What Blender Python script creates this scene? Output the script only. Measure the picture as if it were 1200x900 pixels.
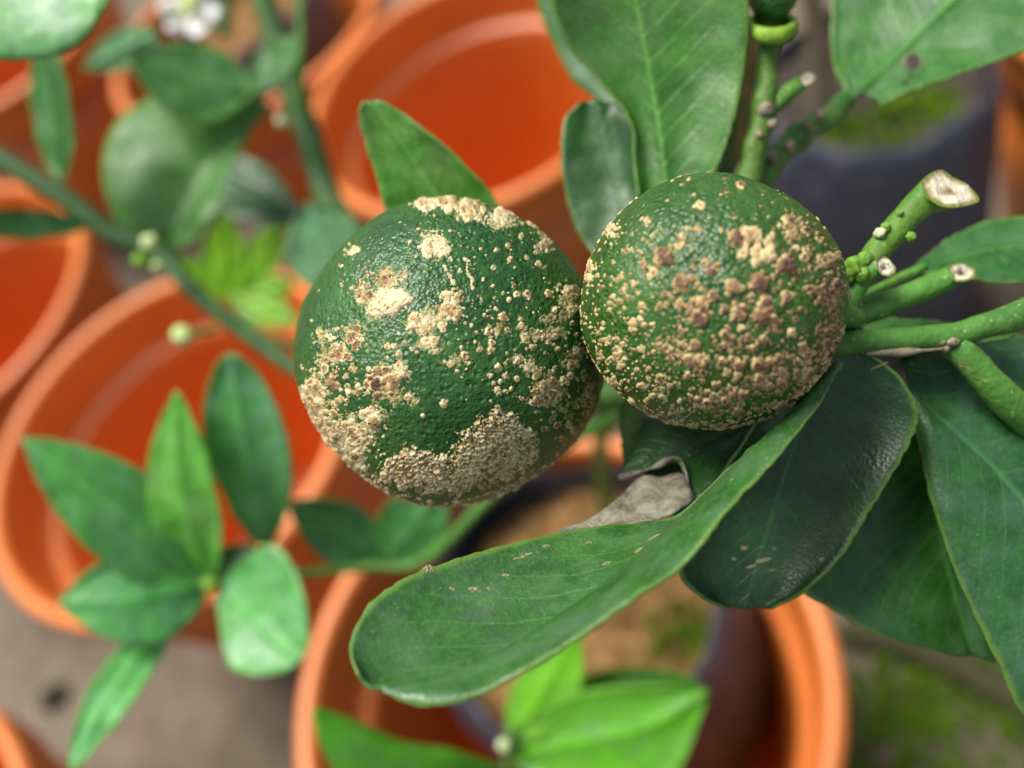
import bpy, bmesh, math, random
import numpy as np
from mathutils import Vector, Matrix, noise, Euler

for o in list(bpy.data.objects): bpy.data.objects.remove(o)
scene = bpy.context.scene
COL = scene.collection
RND = random.Random(7)

# ------------------------------------------------------------------ camera
F, PITCH, ROLL = 1100.0, math.radians(53.5), math.radians(30)     # focal length in photo pixels (1200 x 900)
POT_H, CAM_OVER = 0.19, 0.36
CAM = Vector((0, 0, POT_H + CAM_OVER))
_r0 = Vector((1, 0, 0)); _fw = Vector((0, math.cos(PITCH), -math.sin(PITCH))); _d0 = Vector((0, -math.sin(PITCH), -math.cos(PITCH)))
_cr, _sr = math.cos(ROLL), math.sin(ROLL)
RIGHT = _cr*_r0 + _sr*_d0
DOWN = -_sr*_r0 + _cr*_d0
FWD = _fw
cd = bpy.data.cameras.new('camera'); cam = bpy.data.objects.new('camera', cd); COL.objects.link(cam)
m = Matrix.Identity(4)
for i in range(3):
    m[i][0] = RIGHT[i]; m[i][1] = -DOWN[i]; m[i][2] = -FWD[i]; m[i][3] = CAM[i]
cam.matrix_world = m
cd.sensor_width = 36; cd.lens = 36*F/1200; cd.clip_start = 0.002; cd.clip_end = 200
cd.dof.use_dof = True; cd.dof.focus_distance = 0.1005; cd.dof.aperture_fstop = 10.6
scene.camera = cam

# ------------------------------------------------------------------ light
SUN_EL, SUN_AZ = math.radians(70), math.radians(-32)      # azimuth from +Y towards +X
world = bpy.data.worlds.new('World'); scene.world = world; world.use_nodes = True
nt = world.node_tree; nt.nodes.clear()
sky = nt.nodes.new('ShaderNodeTexSky'); sky.sky_type = 'NISHITA'; sky.sun_disc = False
sky.sun_elevation = SUN_EL; sky.sun_rotation = SUN_AZ; sky.air_density = 1.0; sky.dust_density = 3.0; sky.ozone_density = 1.0
hsv = nt.nodes.new('ShaderNodeHueSaturation'); hsv.inputs['Saturation'].default_value = 0.62
bg = nt.nodes.new('ShaderNodeBackground'); bg.inputs['Strength'].default_value = 0.080
wo = nt.nodes.new('ShaderNodeOutputWorld')
nt.links.new(sky.outputs[0], hsv.inputs['Color']); nt.links.new(hsv.outputs[0], bg.inputs['Color']); nt.links.new(bg.outputs[0], wo.inputs[0])
sl = bpy.data.lights.new('sun', 'SUN'); sl.energy = 2.6; sl.angle = math.radians(26); sl.color = (1, 0.96, 0.9)
sun = bpy.data.objects.new('sun', sl); COL.objects.link(sun)
sdir = Vector((math.sin(SUN_AZ)*math.cos(SUN_EL), math.cos(SUN_AZ)*math.cos(SUN_EL), math.sin(SUN_EL)))
sun.rotation_euler = sdir.to_track_quat('Z', 'Y').to_euler(); sun.location = sdir*5
scene.view_settings.view_transform = 'Standard'; scene.view_settings.look = 'None'
scene.view_settings.exposure = 1.12; scene.view_settings.gamma = 1
scene.cycles.use_denoising = True
scene.cycles.max_bounces = 8; scene.cycles.caustics_reflective = False; scene.cycles.caustics_refractive = False

# ------------------------------------------------------------------ helpers
def P(x, y, d):
    """photo pixel at depth d (metres along the optical axis) -> world point"""
    x, y, d = float(x), float(y), float(d)
    return CAM + d*(FWD + (x-600)/F*RIGHT + (y-450)/F*DOWN)
def on_plane(x, y, z):
    v = FWD + (x-600)/F*RIGHT + (y-450)/F*DOWN
    return CAM + v*((z-CAM.z)/v.z)
def depth_of(p): return (p-CAM).dot(FWD)
def link(o, parent=None):
    COL.objects.link(o)
    if parent is not None: o.parent = parent
    return o
def tag(o, label=None, cat=None, group=None, kind=None):
    if label: o['label'] = label
    if cat: o['category'] = cat
    if group: o['group'] = group
    if kind: o['kind'] = kind
    return o
def thing(name, loc, label, cat, group=None):
    o = bpy.data.objects.new(name, None); o.location = loc; o.empty_display_size = 0.01
    link(o); return tag(o, label, cat, group)
def mesh_obj(name, verts, faces, mats, parent=None, smooth=True, uvs=None, attrs=None, world=True, tint=None):
    """verts in world space when world=True; moved into the parent's space"""
    off = parent_loc(parent) if (parent is not None and world) else Vector((0, 0, 0))
    V = np.asarray(verts, dtype=float) - np.array(off)
    me = bpy.data.meshes.new(name)
    me.from_pydata(V.tolist(), [], faces if isinstance(faces, list) else faces.tolist())
    for mt in (mats if isinstance(mats, (list, tuple)) else [mats]): me.materials.append(mt)
    if smooth: me.polygons.foreach_set('use_smooth', [True]*len(me.polygons))
    if uvs is not None:
        uv = me.uv_layers.new(name='UVMap'); li = np.empty(len(me.loops), dtype=np.int32)
        me.loops.foreach_get('vertex_index', li)
        uv.data.foreach_set('uv', np.asarray(uvs, dtype=np.float32)[li].ravel())
    if attrs:
        for k, a in attrs.items():
            at = me.attributes.new(k, 'FLOAT', 'POINT'); at.data.foreach_set('value', np.asarray(a, dtype=np.float32))
    me.update()
    o = bpy.data.objects.new(name, me)
    if tint: o.color = (*tint, 1)
    return link(o, parent)
def parent_loc(o):
    v = Vector((0, 0, 0))
    while o is not None: v += o.location; o = o.parent
    return v
def crom(pts, n):
    """Catmull-Rom through pts (any dimension), n samples spread evenly by length of the first 3 dims"""
    A = np.array(pts, dtype=float)
    if len(A) == 2:
        t = np.linspace(0, 1, n)[:, None]; return A[0]*(1-t)+A[1]*t
    E = np.vstack([2*A[0]-A[1], A, 2*A[-1]-A[-2]]); out = []
    for i in range(1, len(E)-2):
        p0, p1, p2, p3 = E[i-1:i+3]
        t = np.linspace(0, 1, 16, endpoint=False)[:, None]
        out.append(.5*((2*p1)+(-p0+p2)*t+(2*p0-5*p1+4*p2-p3)*t**2+(-p0+3*p1-3*p2+p3)*t**3))
    out = np.vstack(out+[A[-1:]])
    s = np.r_[0, np.cumsum(np.linalg.norm(np.diff(out[:, :3], axis=0), axis=1))]
    q = np.linspace(0, s[-1], n)
    return np.stack([np.interp(q, s, out[:, k]) for k in range(out.shape[1])], 1)

# ------------------------------------------------------------------ materials
class NT:
    def __init__(s, name):
        s.m = bpy.data.materials.new(name); s.m.use_nodes = True; s.t = s.m.node_tree; s.t.nodes.clear()
        s.out = s.n('ShaderNodeOutputMaterial')
    def n(s, typ, **k):
        nd = s.t.nodes.new(typ)
        for a, b in k.items(): setattr(nd, a, b)
        return nd
    def l(s, a, b): s.t.links.new(a, b)
    def coord(s, what='Object'): return s.n('ShaderNodeTexCoord').outputs[what]
    def noise(s, vec, scale, detail=3, rough=.55, dist=0):
        n = s.n('ShaderNodeTexNoise'); n.inputs['Scale'].default_value = scale; n.inputs['Detail'].default_value = detail
        n.inputs['Roughness'].default_value = rough; n.inputs['Distortion'].default_value = dist; s.l(vec, n.inputs['Vector']); return n.outputs['Fac']
    def voro(s, vec, scale, feat='F1', out='Distance', rnd=1):
        n = s.n('ShaderNodeTexVoronoi', feature=feat); n.inputs['Scale'].default_value = scale; n.inputs['Randomness'].default_value = rnd
        s.l(vec, n.inputs['Vector']); return n.outputs[out]
    def math(s, op, a, b=0., c=None):
        n = s.n('ShaderNodeMath', operation=op)
        for i, v in enumerate((a, b, c)):
            if v is None: continue
            if isinstance(v, (int, float)): n.inputs[i].default_value = v
            else: s.l(v, n.inputs[i])
        return n.outputs[0]
    def ramp(s, fac, stops):
        n = s.n('ShaderNodeValToRGB'); e = n.color_ramp.elements
        while len(e) < len(stops): e.new(.5)
        for el, (p, c) in zip(e, stops): el.position = p; el.color = (*c, 1) if len(c) == 3 else c
        s.l(fac, n.inputs[0]); return n.outputs[0]
    def rng(s, v, a, b, c=0., d=1.):
        n = s.n('ShaderNodeMapRange'); n.clamp = True; s.l(v, n.inputs[0])
        for i, x in enumerate((a, b, c, d)): n.inputs[i+1].default_value = x
        return n.outputs[0]
    def mix(s, fac, a, b, mode='MIX'):
        n = s.n('ShaderNodeMix', data_type='RGBA', blend_type=mode)
        if isinstance(fac, (int, float)): n.inputs[0].default_value = fac
        else: s.l(fac, n.inputs[0])
        for i, v in ((6, a), (7, b)):
            if isinstance(v, tuple): n.inputs[i].default_value = (*v, 1)
            else: s.l(v, n.inputs[i])
        return n.outputs[2]
    def bump(s, h, dist, strength=1., normal=None):
        n = s.n('ShaderNodeBump'); n.inputs['Distance'].default_value = dist; n.inputs['Strength'].default_value = strength
        s.l(h, n.inputs['Height'])
        if normal is not None: s.l(normal, n.inputs['Normal'])
        return n.outputs[0]
    def bsdf(s, color, rough=.5, normal=None, spec=.5, **k):
        b = s.n('ShaderNodeBsdfPrincipled')
        for key, v in (('Base Color', color), ('Roughness', rough), ('Specular IOR Level', spec)):
            if isinstance(v, tuple): b.inputs[key].default_value = (*v, 1)
            elif isinstance(v, (int, float)): b.inputs[key].default_value = v
            else: s.l(v, b.inputs[key])
        for key, v in k.items(): b.inputs[key].default_value = v
        if normal is not None: s.l(normal, b.inputs['Normal'])
        return b
    def done(s, shader): s.l(shader, s.out.inputs['Surface']); return s.m

def leaf_material(name, dark, light, under=False, specks=.5, trans=.25, rough=.4, edge=(.16, .26, .03)):
    n = NT(name); oc = n.coord('Object'); uv = n.n('ShaderNodeUVMap'); uv.uv_map = 'UVMap'
    sep = n.n('ShaderNodeSeparateXYZ'); n.l(uv.outputs[0], sep.inputs[0]); U, T = sep.outputs[0], sep.outputs[1]
    info = n.n('ShaderNodeObjectInfo')
    side = n.math('ABSOLUTE', n.math('SUBTRACT', U, .5))            # 0 at midrib, .5 at the margin
    mott = n.noise(oc, 260, 4, .6); fine = n.noise(oc, 1500, 2, .6)
    col = n.mix(n.rng(mott, .3, .72), dark, light)
    col = n.mix(n.math('MULTIPLY', n.rng(fine, .5, .8), .35), col, tuple(min(1, c*1.9) for c in light))
    # side veins
    vv = n.math('FRACT', n.math('ADD', n.math('MULTIPLY', n.math('SUBTRACT', T, n.math('MULTIPLY', side, .55)), 11.), n.math('MULTIPLY', mott, .35)))
    vein = n.math('MULTIPLY', n.rng(n.math('ABSOLUTE', n.math('SUBTRACT', vv, .5)), 0., .09, 1., 0.), n.rng(side, .0, .42, .34, .10))
    rib = n.rng(side, .004, .016, 1., 0.)
    col = n.mix(vein, col, tuple(min(1, c*2.0) for c in light))
    col = n.mix(n.math('MULTIPLY', rib, .5), col, tuple(min(1, c*2.2) for c in light))
    dust = n.math('MULTIPLY', n.rng(n.noise(oc, 150, 5, .68, .6), .44, .70), .42 if not under else .1)
    col = n.mix(dust, col, (.115, .20, .115))
    fl = n.math('MULTIPLY', n.rng(n.noise(oc, 3200, 2, .6), .60, .72), n.rng(n.noise(oc, 500, 3), .35, .65, .1, .55))
    col = n.mix(fl, col, tuple(min(1, c*2.4) for c in light))
    em = n.rng(n.math('ADD', side, n.math('MULTIPLY', n.math('SUBTRACT', mott, .5), .03)), .470, .494, 0., .7)
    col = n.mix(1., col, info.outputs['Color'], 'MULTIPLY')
    col = n.mix(em, col, edge)
    if specks:
        sp = n.voro(oc, 420); big = n.noise(oc, 170, 2)
        mk = n.math('MULTIPLY', n.rng(sp, .05, .11, 1., 0.), n.rng(big, .58, .66, 0., specks))
        col = n.mix(mk, col, (.42, .40, .26))
        sp2 = n.voro(oc, 900); big2 = n.noise(oc, 90, 2)
        mk2 = n.math('MULTIPLY', n.rng(sp2, .08, .2, 1., 0.), n.rng(big2, .52, .62, 0., specks*.55))
        col = n.mix(mk2, col, (.20, .24, .12))
    h = n.math('ADD', n.math('MULTIPLY', n.voro(oc, 2600), .45), n.math('ADD', n.math('MULTIPLY', n.noise(oc, 420, 3), .6), n.math('MULTIPLY', vein, -1.5)))
    nor = n.bump(h, .00012, .8)
    rg = n.rng(n.noise(oc, 300, 3), .3, .7, rough-.12, rough+.10)
    b = n.bsdf(col, rg, nor, .5 if not under else .3)
    tr = n.n('ShaderNodeBsdfTranslucent'); n.l(n.mix(1., col, (1.5, 1.7, .5), 'MULTIPLY'), tr.inputs['Color']); n.l(nor, tr.inputs['Normal'])
    mx = n.n('ShaderNodeMixShader'); mx.inputs[0].default_value = trans; n.l(b.outputs[0], mx.inputs[1]); n.l(tr.outputs[0], mx.inputs[2])
    return n.done(mx.outputs[0])

LEAF = leaf_material('leaf_upper', (.015, .078, .009), (.046, .165, .024), edge=(.15, .27, .04))
LEAFU = leaf_material('leaf_under', (.085, .175, .055), (.125, .235, .08), under=True, specks=.2, rough=.55)
YOUNG = leaf_material('young_leaf_upper', (.075, .29, .004), (.13, .42, .010), specks=0, trans=.35, rough=.42, edge=(.2, .4, .06))
YOUNGU = leaf_material('young_leaf_under', (.14, .30, .04), (.20, .40, .06), under=True, specks=0, trans=.35, rough=.55)

def stem_material(name, a, b, brown=.4):
    n = NT(name); oc = n.coord('Object'); info = n.n('ShaderNodeObjectInfo')
    c = n.mix(n.rng(n.noise(oc, 220, 4), .35, .7), a, b)
    mk = n.math('MULTIPLY', n.rng(n.noise(oc, 380, 4, .7), .58, .68), brown)
    c = n.mix(mk, c, (.30, .24, .12))
    sp = n.math('MULTIPLY', n.rng(n.voro(oc, 800), .08, .2, 1., 0.), .5)
    c = n.mix(sp, c, (.32, .42, .16)); c = n.mix(1., c, info.outputs['Color'], 'MULTIPLY')
    nor = n.bump(n.math('ADD', n.noise(oc, 500, 5, .65), n.math('MULTIPLY', n.voro(oc, 1200), .4)), .0003, .8)
    return n.done(n.bsdf(c, .55, nor, .35).outputs[0])
STEM = stem_material('green_stem', (.035, .12, .018), (.08, .21, .032))
STEM_BRIGHT = stem_material('bright_green_stem', (.11, .25, .02), (.20, .38, .035), .25)
BARK = stem_material('brown_bark', (.16, .13, .08), (.26, .22, .15), .8)

def cut_material():
    n = NT('dry_cut_wood'); oc = n.coord('Object'); at = n.n('ShaderNodeAttribute'); at.attribute_name = 'rad'
    st = n.n('ShaderNodeMapping'); st.inputs['Scale'].default_value = (1, .35, 1); n.l(oc, st.inputs[0])
    f = n.noise(st.outputs[0], 1100, 5, .7, .6)
    c = n.ramp(n.math('ADD', at.outputs['Fac'], n.math('MULTIPLY', n.math('SUBTRACT', f, .5), .45)),
               [(.0, (.16, .11, .06)), (.16, (.34, .27, .16)), (.34, (.58, .53, .38)), (.66, (.66, .62, .46)), (.84, (.34, .27, .13)), (.95, (.13, .19, .03))])
    c = n.mix(n.rng(f, .34, .44, .5, 0.), c, (.22, .16, .09))
    return n.done(n.bsdf(c, .8, n.bump(f, .0006, 1.), .2).outputs[0])
CUT = cut_material()

def dried_material():
    n = NT('dried_leaf_tissue'); oc = n.coord('Object')
    f = n.noise(oc, 330, 5, .65, .8)
    c = n.ramp(f, [(.28, (.045, .035, .022)), (.42, (.13, .115, .08)), (.58, (.23, .215, .16)), (.8, (.33, .31, .24))])
    h = n.math('ADD', f, n.math('MULTIPLY', n.noise(oc, 1400, 4), .4))
    return n.done(n.bsdf(c, .75, n.bump(h, .0005, 1.), .25).outputs[0])
DRIED = dried_material()

def pot_material():
    n = NT('orange_pot_plastic'); oc = n.coord('Object')
    f = n.noise(oc, 14, 4, .6); d = n.noise(oc, 120, 3, .6)
    c = n.mix(n.rng(f, .3, .7), (.56, .145, .018), (.64, .175, .028))
    c = n.mix(n.math('MULTIPLY', n.rng(d, .55, .8), .12), c, (.55, .26, .15))
    sp = n.math('MULTIPLY', n.rng(n.noise(oc, 60, 6, .75), .60, .70), .35)
    c = n.mix(sp, c, (.24, .13, .07))
    nor = n.bump(d, .0006, .4)
    return n.done(n.bsdf(c, n.rng(f, .3, .7, .34, .46), nor, .5).outputs[0])
POT = pot_material()

def bag_material():
    n = NT('black_bag_film'); oc = n.coord('Object')
    st = n.n('ShaderNodeMapping'); st.inputs['Scale'].default_value = (1, 1, .25); n.l(oc, st.inputs[0])
    w = n.noise(st.outputs[0], 70, 4, .6, .8); w2 = n.noise(oc, 260, 3, .6, .5); d = n.noise(oc, 45, 4)
    c = n.mix(n.rng(d, .45, .75, 0, .5), (.042, .050, .072), (.115, .122, .145))  # blue grey in the base paints sky reflection onto the black film
    nor = n.bump(n.math('ADD', w, n.math('MULTIPLY', w2, .25)), .006, 1.)
    return n.done(n.bsdf(c, n.rng(d, .3, .7, .30, .5), nor, .6).outputs[0])
BAG = bag_material()

def soil_material(name, stops, sc=120):
    n = NT(name); oc = n.coord('Object'); f = n.noise(oc, sc, 6, .7, .4)
    c = n.ramp(f, stops); g = n.noise(oc, sc*5, 3)
    return n.done(n.bsdf(c, .95, n.bump(n.math('ADD', f, n.math('MULTIPLY', g, .4)), .003, 1.), .15).outputs[0])
SOIL = soil_material('potting_soil', [(.3, (.07, .035, .012)), (.48, (.22, .115, .040)), (.64, (.36, .21, .085)), (.8, (.46, .34, .19))])
MOSS = soil_material('moss', [(.3, (.05, .11, .004)), (.55, (.12, .22, .008)), (.8, (.22, .34, .02))], 300)
DARKSTRIP = soil_material('dark_green_brown', [(.3, (.035, .035, .018)), (.6, (.075, .075, .03)), (.85, (.10, .13, .03))], 160)
DIRT = soil_material('dark_dirt', [(.3, (.015, .015, .012)), (.6, (.05, .045, .03)), (.85, (.09, .08, .06))], 200)

DIRT2 = soil_material('dark_potting_soil', [(.3, (.03, .026, .02)), (.6, (.08, .065, .05)), (.85, (.14, .11, .08))], 150)
def ground_material():
    n = NT('sandy_concrete'); oc = n.coord('Object')
    a = n.noise(oc, 5, 5, .6); b = n.noise(oc, 38, 5, .65); c3 = n.noise(oc, 420, 3, .6)
    c = n.ramp(n.math('ADD', n.math('MULTIPLY', a, .55), n.math('MULTIPLY', b, .45)),
               [(.36, (.055, .042, .028)), (.5, (.115, .092, .062)), (.64, (.17, .142, .105))])
    c = n.mix(n.math('MULTIPLY', n.rng(c3, .45, .8), .4), c, (.26, .22, .17))
    g = n.noise(oc, 9, 5, .7)
    c = n.mix(n.math('MULTIPLY', n.rng(g, .58, .72), .5), c, (.08, .12, .04))
    return n.done(n.bsdf(c, .85, n.bump(n.math('ADD', b, n.math('MULTIPLY', c3, .25)), .004, .8), .3).outputs[0])
GROUND = ground_material()
def petal_material():
    n = NT('white_petal'); oc = n.coord('Object'); f = n.noise(oc, 300, 3)
    b = n.bsdf(n.mix(f, (.78, .78, .74), (.86, .86, .84)), .5); tr = n.n('ShaderNodeBsdfTranslucent'); tr.inputs[0].default_value = (.8, .8, .7, 1)
    mx = n.n('ShaderNodeMixShader'); mx.inputs[0].default_value = .25; n.l(b.outputs[0], mx.inputs[1]); n.l(tr.outputs[0], mx.inputs[2])
    return n.done(mx.outputs[0])
PETAL = petal_material()
BUD = stem_material('pale_bud', (.40, .50, .20), (.62, .68, .42), .1)

def peel_material(name, a, b, c3):
    n = NT(name); oc = n.coord('Object')
    f = n.noise(oc, 110, 4, .55); g = n.noise(oc, 700, 3, .6)
    c = n.mix(n.rng(f, .35, .68), a, b); c = n.mix(n.math('MULTIPLY', n.rng(g, .5, .75), .4), c, c3)
    pore = n.voro(oc, 1250); pore2 = n.voro(oc, 2900)
    c = n.mix(n.rng(pore, .0, .30, .35, 0.), c, tuple(x*.5 for x in a))
    h = n.math('ADD', n.math('MULTIPLY', n.rng(pore, .0, .5), 1.), n.math('ADD', n.math('MULTIPLY', pore2, .5), n.math('MULTIPLY', n.noise(oc, 450, 3), .7)))
    wv = n.rng(n.noise(oc, 160, 3), .35, .65, .45, 1.)
    nor = n.bump(n.math('MULTIPLY', h, wv), .00023, 1.)
    return n.done(n.bsdf(c, n.rng(f, .3, .7, .30, .50), nor, .5).outputs[0])
PEEL = peel_material('dark_green_peel', (.008, .052, .005), (.024, .098, .010), (.05, .16, .028))
PEEL2 = peel_material('mid_green_peel', (.015, .064, .005), (.035, .108, .009), (.075, .17, .025))

def scab_material(name, stops):
    n = NT(name); oc = n.coord('Object'); at = n.n('ShaderNodeAttribute'); at.attribute_name = 'brown'
    f = n.noise(oc, 750, 5, .7, .4); g = n.noise(oc, 2300, 4, .65); v1 = n.voro(oc, 1500)
    pit = n.rng(v1, .0, .28, .28, 0.)
    v = n.math('ADD', n.math('ADD', at.outputs['Fac'], pit), n.math('ADD', n.math('MULTIPLY', n.math('SUBTRACT', f, .5), 1.5), n.math('MULTIPLY', n.math('SUBTRACT', g, .5), .8)))
    c = n.ramp(v, stops)
    ea = n.n('ShaderNodeAttribute'); ea.attribute_name = 'edge'
    c = n.mix(n.math('MULTIPLY', ea.outputs['Fac'], n.rng(g, .35, .6, .5, 1.)), c, (.075, .13, .016))
    h = n.math('SUBTRACT', n.math('ADD', n.math('MULTIPLY', f, -1.), n.math('MULTIPLY', g, .6)), n.math('MULTIPLY', pit, 2.))
    return n.done(n.bsdf(c, .6, n.bump(h, .00035, 1.), .35).outputs[0])
SCAB = scab_material('tan_scab', [(0., (.66, .55, .32)), (.22, (.50, .365, .16)), (.45, (.32, .20, .080)), (.7, (.15, .080, .034)), (1., (.05, .025, .012))])
SCAB2 = scab_material('brown_scab', [(0., (.60, .47, .23)), (.22, (.43, .29, .12)), (.45, (.24, .135, .068)), (.7, (.13, .064, .044)), (1., (.05, .025, .02))])

# ------------------------------------------------------------------ setting: ground
gv, gf = [(0, 0, 0)], []
NG = 48
for r in (1., 4., 15., 60.):
    gv += [(r*math.cos(2*math.pi*k/NG), r*math.sin(2*math.pi*k/NG), 0) for k in range(NG)]
gf += [(0, 1+k, 1+(k+1) % NG) for k in range(NG)]
for j in range(3):
    for k in range(NG):
        a, b = 1+j*NG+k, 1+j*NG+(k+1) % NG; gf.append((a, a+NG, b+NG, b))
g = mesh_obj('ground', gv, gf, GROUND, smooth=False); tag(g, 'sandy grey brown nursery floor under the pots', 'ground', kind='structure')

# ------------------------------------------------------------------ pots
def lathe(profile, n=96, wob=None):
    pr = np.array(profile); a = np.linspace(0, 2*math.pi, n, endpoint=False)
    V = np.stack([pr[:, None, 0]*np.cos(a), pr[:, None, 0]*np.sin(a), np.repeat(pr[:, 1:2], n, 1)], -1)
    if wob is not None: V = wob(V, a)
    f = [(i*n+k, i*n+(k+1) % n, (i+1)*n+(k+1) % n, (i+1)*n+k) for i in range(len(pr)-1) for k in range(n)]
    return V.reshape(-1, 3), f
def arc(cx, cz, rx, rz, a0, a1, k):
    return [(cx+rx*math.cos(math.radians(a0+(a1-a0)*i/k)), cz+rz*math.sin(math.radians(a0+(a1-a0)*i/k))) for i in range(k+1)]
POT_R = 0.11
rim_prof = ([(.0985, .150), (.1035, .1505), (.1045, .152)] + [(.1050, .160), (.1058, .172), (.1064, .1795)] + [(.1088, .1805)]
            + arc(.1058, .1856, .0044, .0046, -35, 180, 12)[0:] + [(.1010, .182), (.1000, .170), (.0992, .1575), (.0985, .1548), (.0970, .1538)]
            + [(.0930, .1528), (.0922, .1520)] + [(.0922, .150), (.0985, .150)])
body_prof = [(.0005, .0), (.070, .0), (.0735, .0015), (.0755, .006), (.084, .06), (.0985, .1498), (.0921, .1498), (.0915, .146), (.080, .06), (.0712, .010), (.069, .0065), (.0005, .006)]
rv, rf = lathe(rim_prof); bv, bf = lathe(body_prof)
RIM_ME = BODY_ME = None
def make_pot(cx, cy, rz, label):
    global RIM_ME, BODY_ME
    t = thing('plant_pot', (cx, cy, .001), label, 'plant pot', 'orange plastic pots on the ground'); t.rotation_euler.z = rz
    if RIM_ME is None:
        b = mesh_obj('pot_body', bv, bf, POT, t, world=False); r = mesh_obj('pot_rim', rv, rf, POT, t, world=False)
        BODY_ME, RIM_ME = b.data, r.data
    else:
        link(bpy.data.objects.new('pot_body', BODY_ME), t); link(bpy.data.objects.new('pot_rim', RIM_ME), t)
    return t
S = CAM_OVER
pots = dict(A=(-.479, .99), B=(.195, 1.345), C=(-.128, .365), D=(-.842, 1.545), G=(-.108, 1.878), I=(-1.06, .547), F=(-.655, 2.405))
plabel = dict(A='empty orange pot at left, behind the blurred leaf sprig', B='empty orange pot at the top, behind the small upright leaf',
              C='orange pot at bottom holding a black grow bag, under the big leaf', D='orange pot cut off by the left edge of the picture',
              G='orange pot near the top left holding a black bag, behind the stem', I='orange pot whose rim just shows in the bottom left corner',
              F='orange pot in shade in the top left corner, behind the leaf')
for k, (x, y) in pots.items(): make_pot(x*S, y*S, RND.uniform(0, 6.28), plabel[k])
# the pot at the right edge: its left side is tangent to the view ray through pixel (1158,120)
ge = on_plane(1138, -50, POT_H); dv = Vector((ge.x-CAM.x, ge.y-CAM.y, 0)).normalized(); pe = Vector((dv.y, -dv.x, 0))
pE = ge + pe*.1095 + dv*.0
make_pot(pE.x, pE.y, .4, 'orange pot at the right edge, beside the black grow bag')

# ------------------------------------------------------------------ grow bags
def make_bag(cx, cy, z0, z1, r, seed, label, soil_depth=.03, bulge=0., pot=None, soil=None):
    t = thing('grow_bag', (cx, cy, z0), label, 'grow bag', 'black grow bags of soil'); H = z1-z0
    prof = [(.0005, 0), (r*.6, 0), (r*.9, .003), (r*.98, .012)] + [(r, .012+(H-.012)*i/26) for i in range(1, 27)] \
        + [(r*.985, H+.0006)] + [(r*.97, H-.002-(soil_depth+.02)*i/8) for i in range(9)]
    def wob(V, a):
        for i in range(V.shape[0]):
            for k in range(V.shape[1]):
                x, y, z = V[i, k]
                if math.hypot(x, y) < r*.5: continue
                e = Vector((x*22+seed*3, y*22, z*7)); top = max(0, (z-H*.55)/(H*.45))
                w = noise.noise(e)*.055 + noise.noise(e*2.7)*.03*(1+top) + abs(noise.noise(e*5.1))*-.02
                s = 1 + w*(r/.055) + bulge*math.sin(math.pi*min(1, max(0, z/H)))**.7; V[i, k, 0] *= s; V[i, k, 1] *= s
                if pot is not None:
                    px_, py_ = V[i, k, 0]+cx-pot[0], V[i, k, 1]+cy-pot[1]; lim = .068+.024*min(1, (z+z0)/.15)-.001*noise.noise(e*2); q = math.hypot(px_, py_)
                    if q > lim: V[i, k, 0] = pot[0]-cx+px_*lim/q; V[i, k, 1] = pot[1]-cy+py_*lim/q
                if z > H-.004: V[i, k, 2] += .005*noise.noise(Vector((math.cos(a[k])*1.7+seed, math.sin(a[k])*1.7, seed)))*2
        return V
    v, f = lathe(prof, 120, wob); mesh_obj('bag_film', v, f, BAG, t, world=False)
    # soil: lumpy disc
    sv, sf = [(0, 0, H-soil_depth)], []; NR, NA = 22, 72
    for i in range(1, NR+1):
        for k in range(NA):
            rr = r*.985*i/NR; a = 2*math.pi*k/NA; x, y = rr*math.cos(a), rr*math.sin(a)
            sv.append((x, y, H-soil_depth + .006*noise.noise(Vector((x*60, y*60, seed))) + .003*noise.noise(Vector((x*190, y*190, seed)))))
    sf += [(0, 1+k, 1+(k+1) % NA) for k in range(NA)]
    for i in range(NR-1):
        for k in range(NA):
            a, b = 1+i*NA+k, 1+i*NA+(k+1) % NA; sf.append((a, a+NA, b+NA, b))
    mesh_obj('soil', sv, sf, soil or SOIL, t, world=False)
    return t, H-soil_depth
def moss_patch(t, zs, blobs, seed):
    rr = random.Random(seed); V, Fc = [], []
    for (bx, by, br) in blobs:
        for _ in range(int(60*br/.015)):
            a, q = rr.uniform(0, 6.283), br*math.sqrt(rr.random()); x, y = bx+q*math.cos(a), by+q*math.sin(a)
            s = rr.uniform(.0012, .0034); base = len(V); z = zs + .003*(1-(q/br)**2)
            V += [(x, y, z+s*1.3), (x+s, y, z), (x, y+s, z), (x-s, y, z), (x, y-s, z), (x, y, z-s)]
            Fc += [tuple(base+i for i in q4) for q4 in ((0,1,2),(0,2,3),(0,3,4),(0,4,1),(5,2,1),(5,3,2),(5,4,3),(5,1,4))]
    o = mesh_obj('moss', V, Fc, MOSS, t, world=False); o['kind'] = 'stuff'
cb = Vector((-.058*S, .440*S, 0)); bagC, zC = make_bag(cb.x, cb.y, .0075, .196, .060, 3, 'black grow bag of brown soil inside the bottom orange pot', .026, bulge=.22, pot=(-.128*S, .365*S))
kb = Vector((.645*S, .874*S, 0)); bagK, zK = make_bag(kb.x, kb.y, .001, .200, .055, 11, 'tall black grow bag with mossy soil standing on the ground at right', .012, bulge=.16, soil=DIRT2)
gb = Vector((-.075*S, 1.90*S, 0)); bagG, zG = make_bag(gb.x, gb.y, .0075, .200, .058, 23, 'black grow bag inside the orange pot near the top left', .02)
def loc_on(bag, zs, x, y):
    w = on_plane(x, y, bag.location.z+zs); return (w.x-bag.location.x, w.y-bag.location.y)
moss_patch(bagC, zC, [(*loc_on(bagC, zC, 800, 745), .015), (*loc_on(bagC, zC, 835, 770), .010)], 2)
moss_patch(bagK, zK, [(*loc_on(bagK, zK, 1065, 138), .020), (*loc_on(bagK, zK, 1000, 160), .014), (*loc_on(bagK, zK, 1100, 120), .012)], 3)

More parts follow.
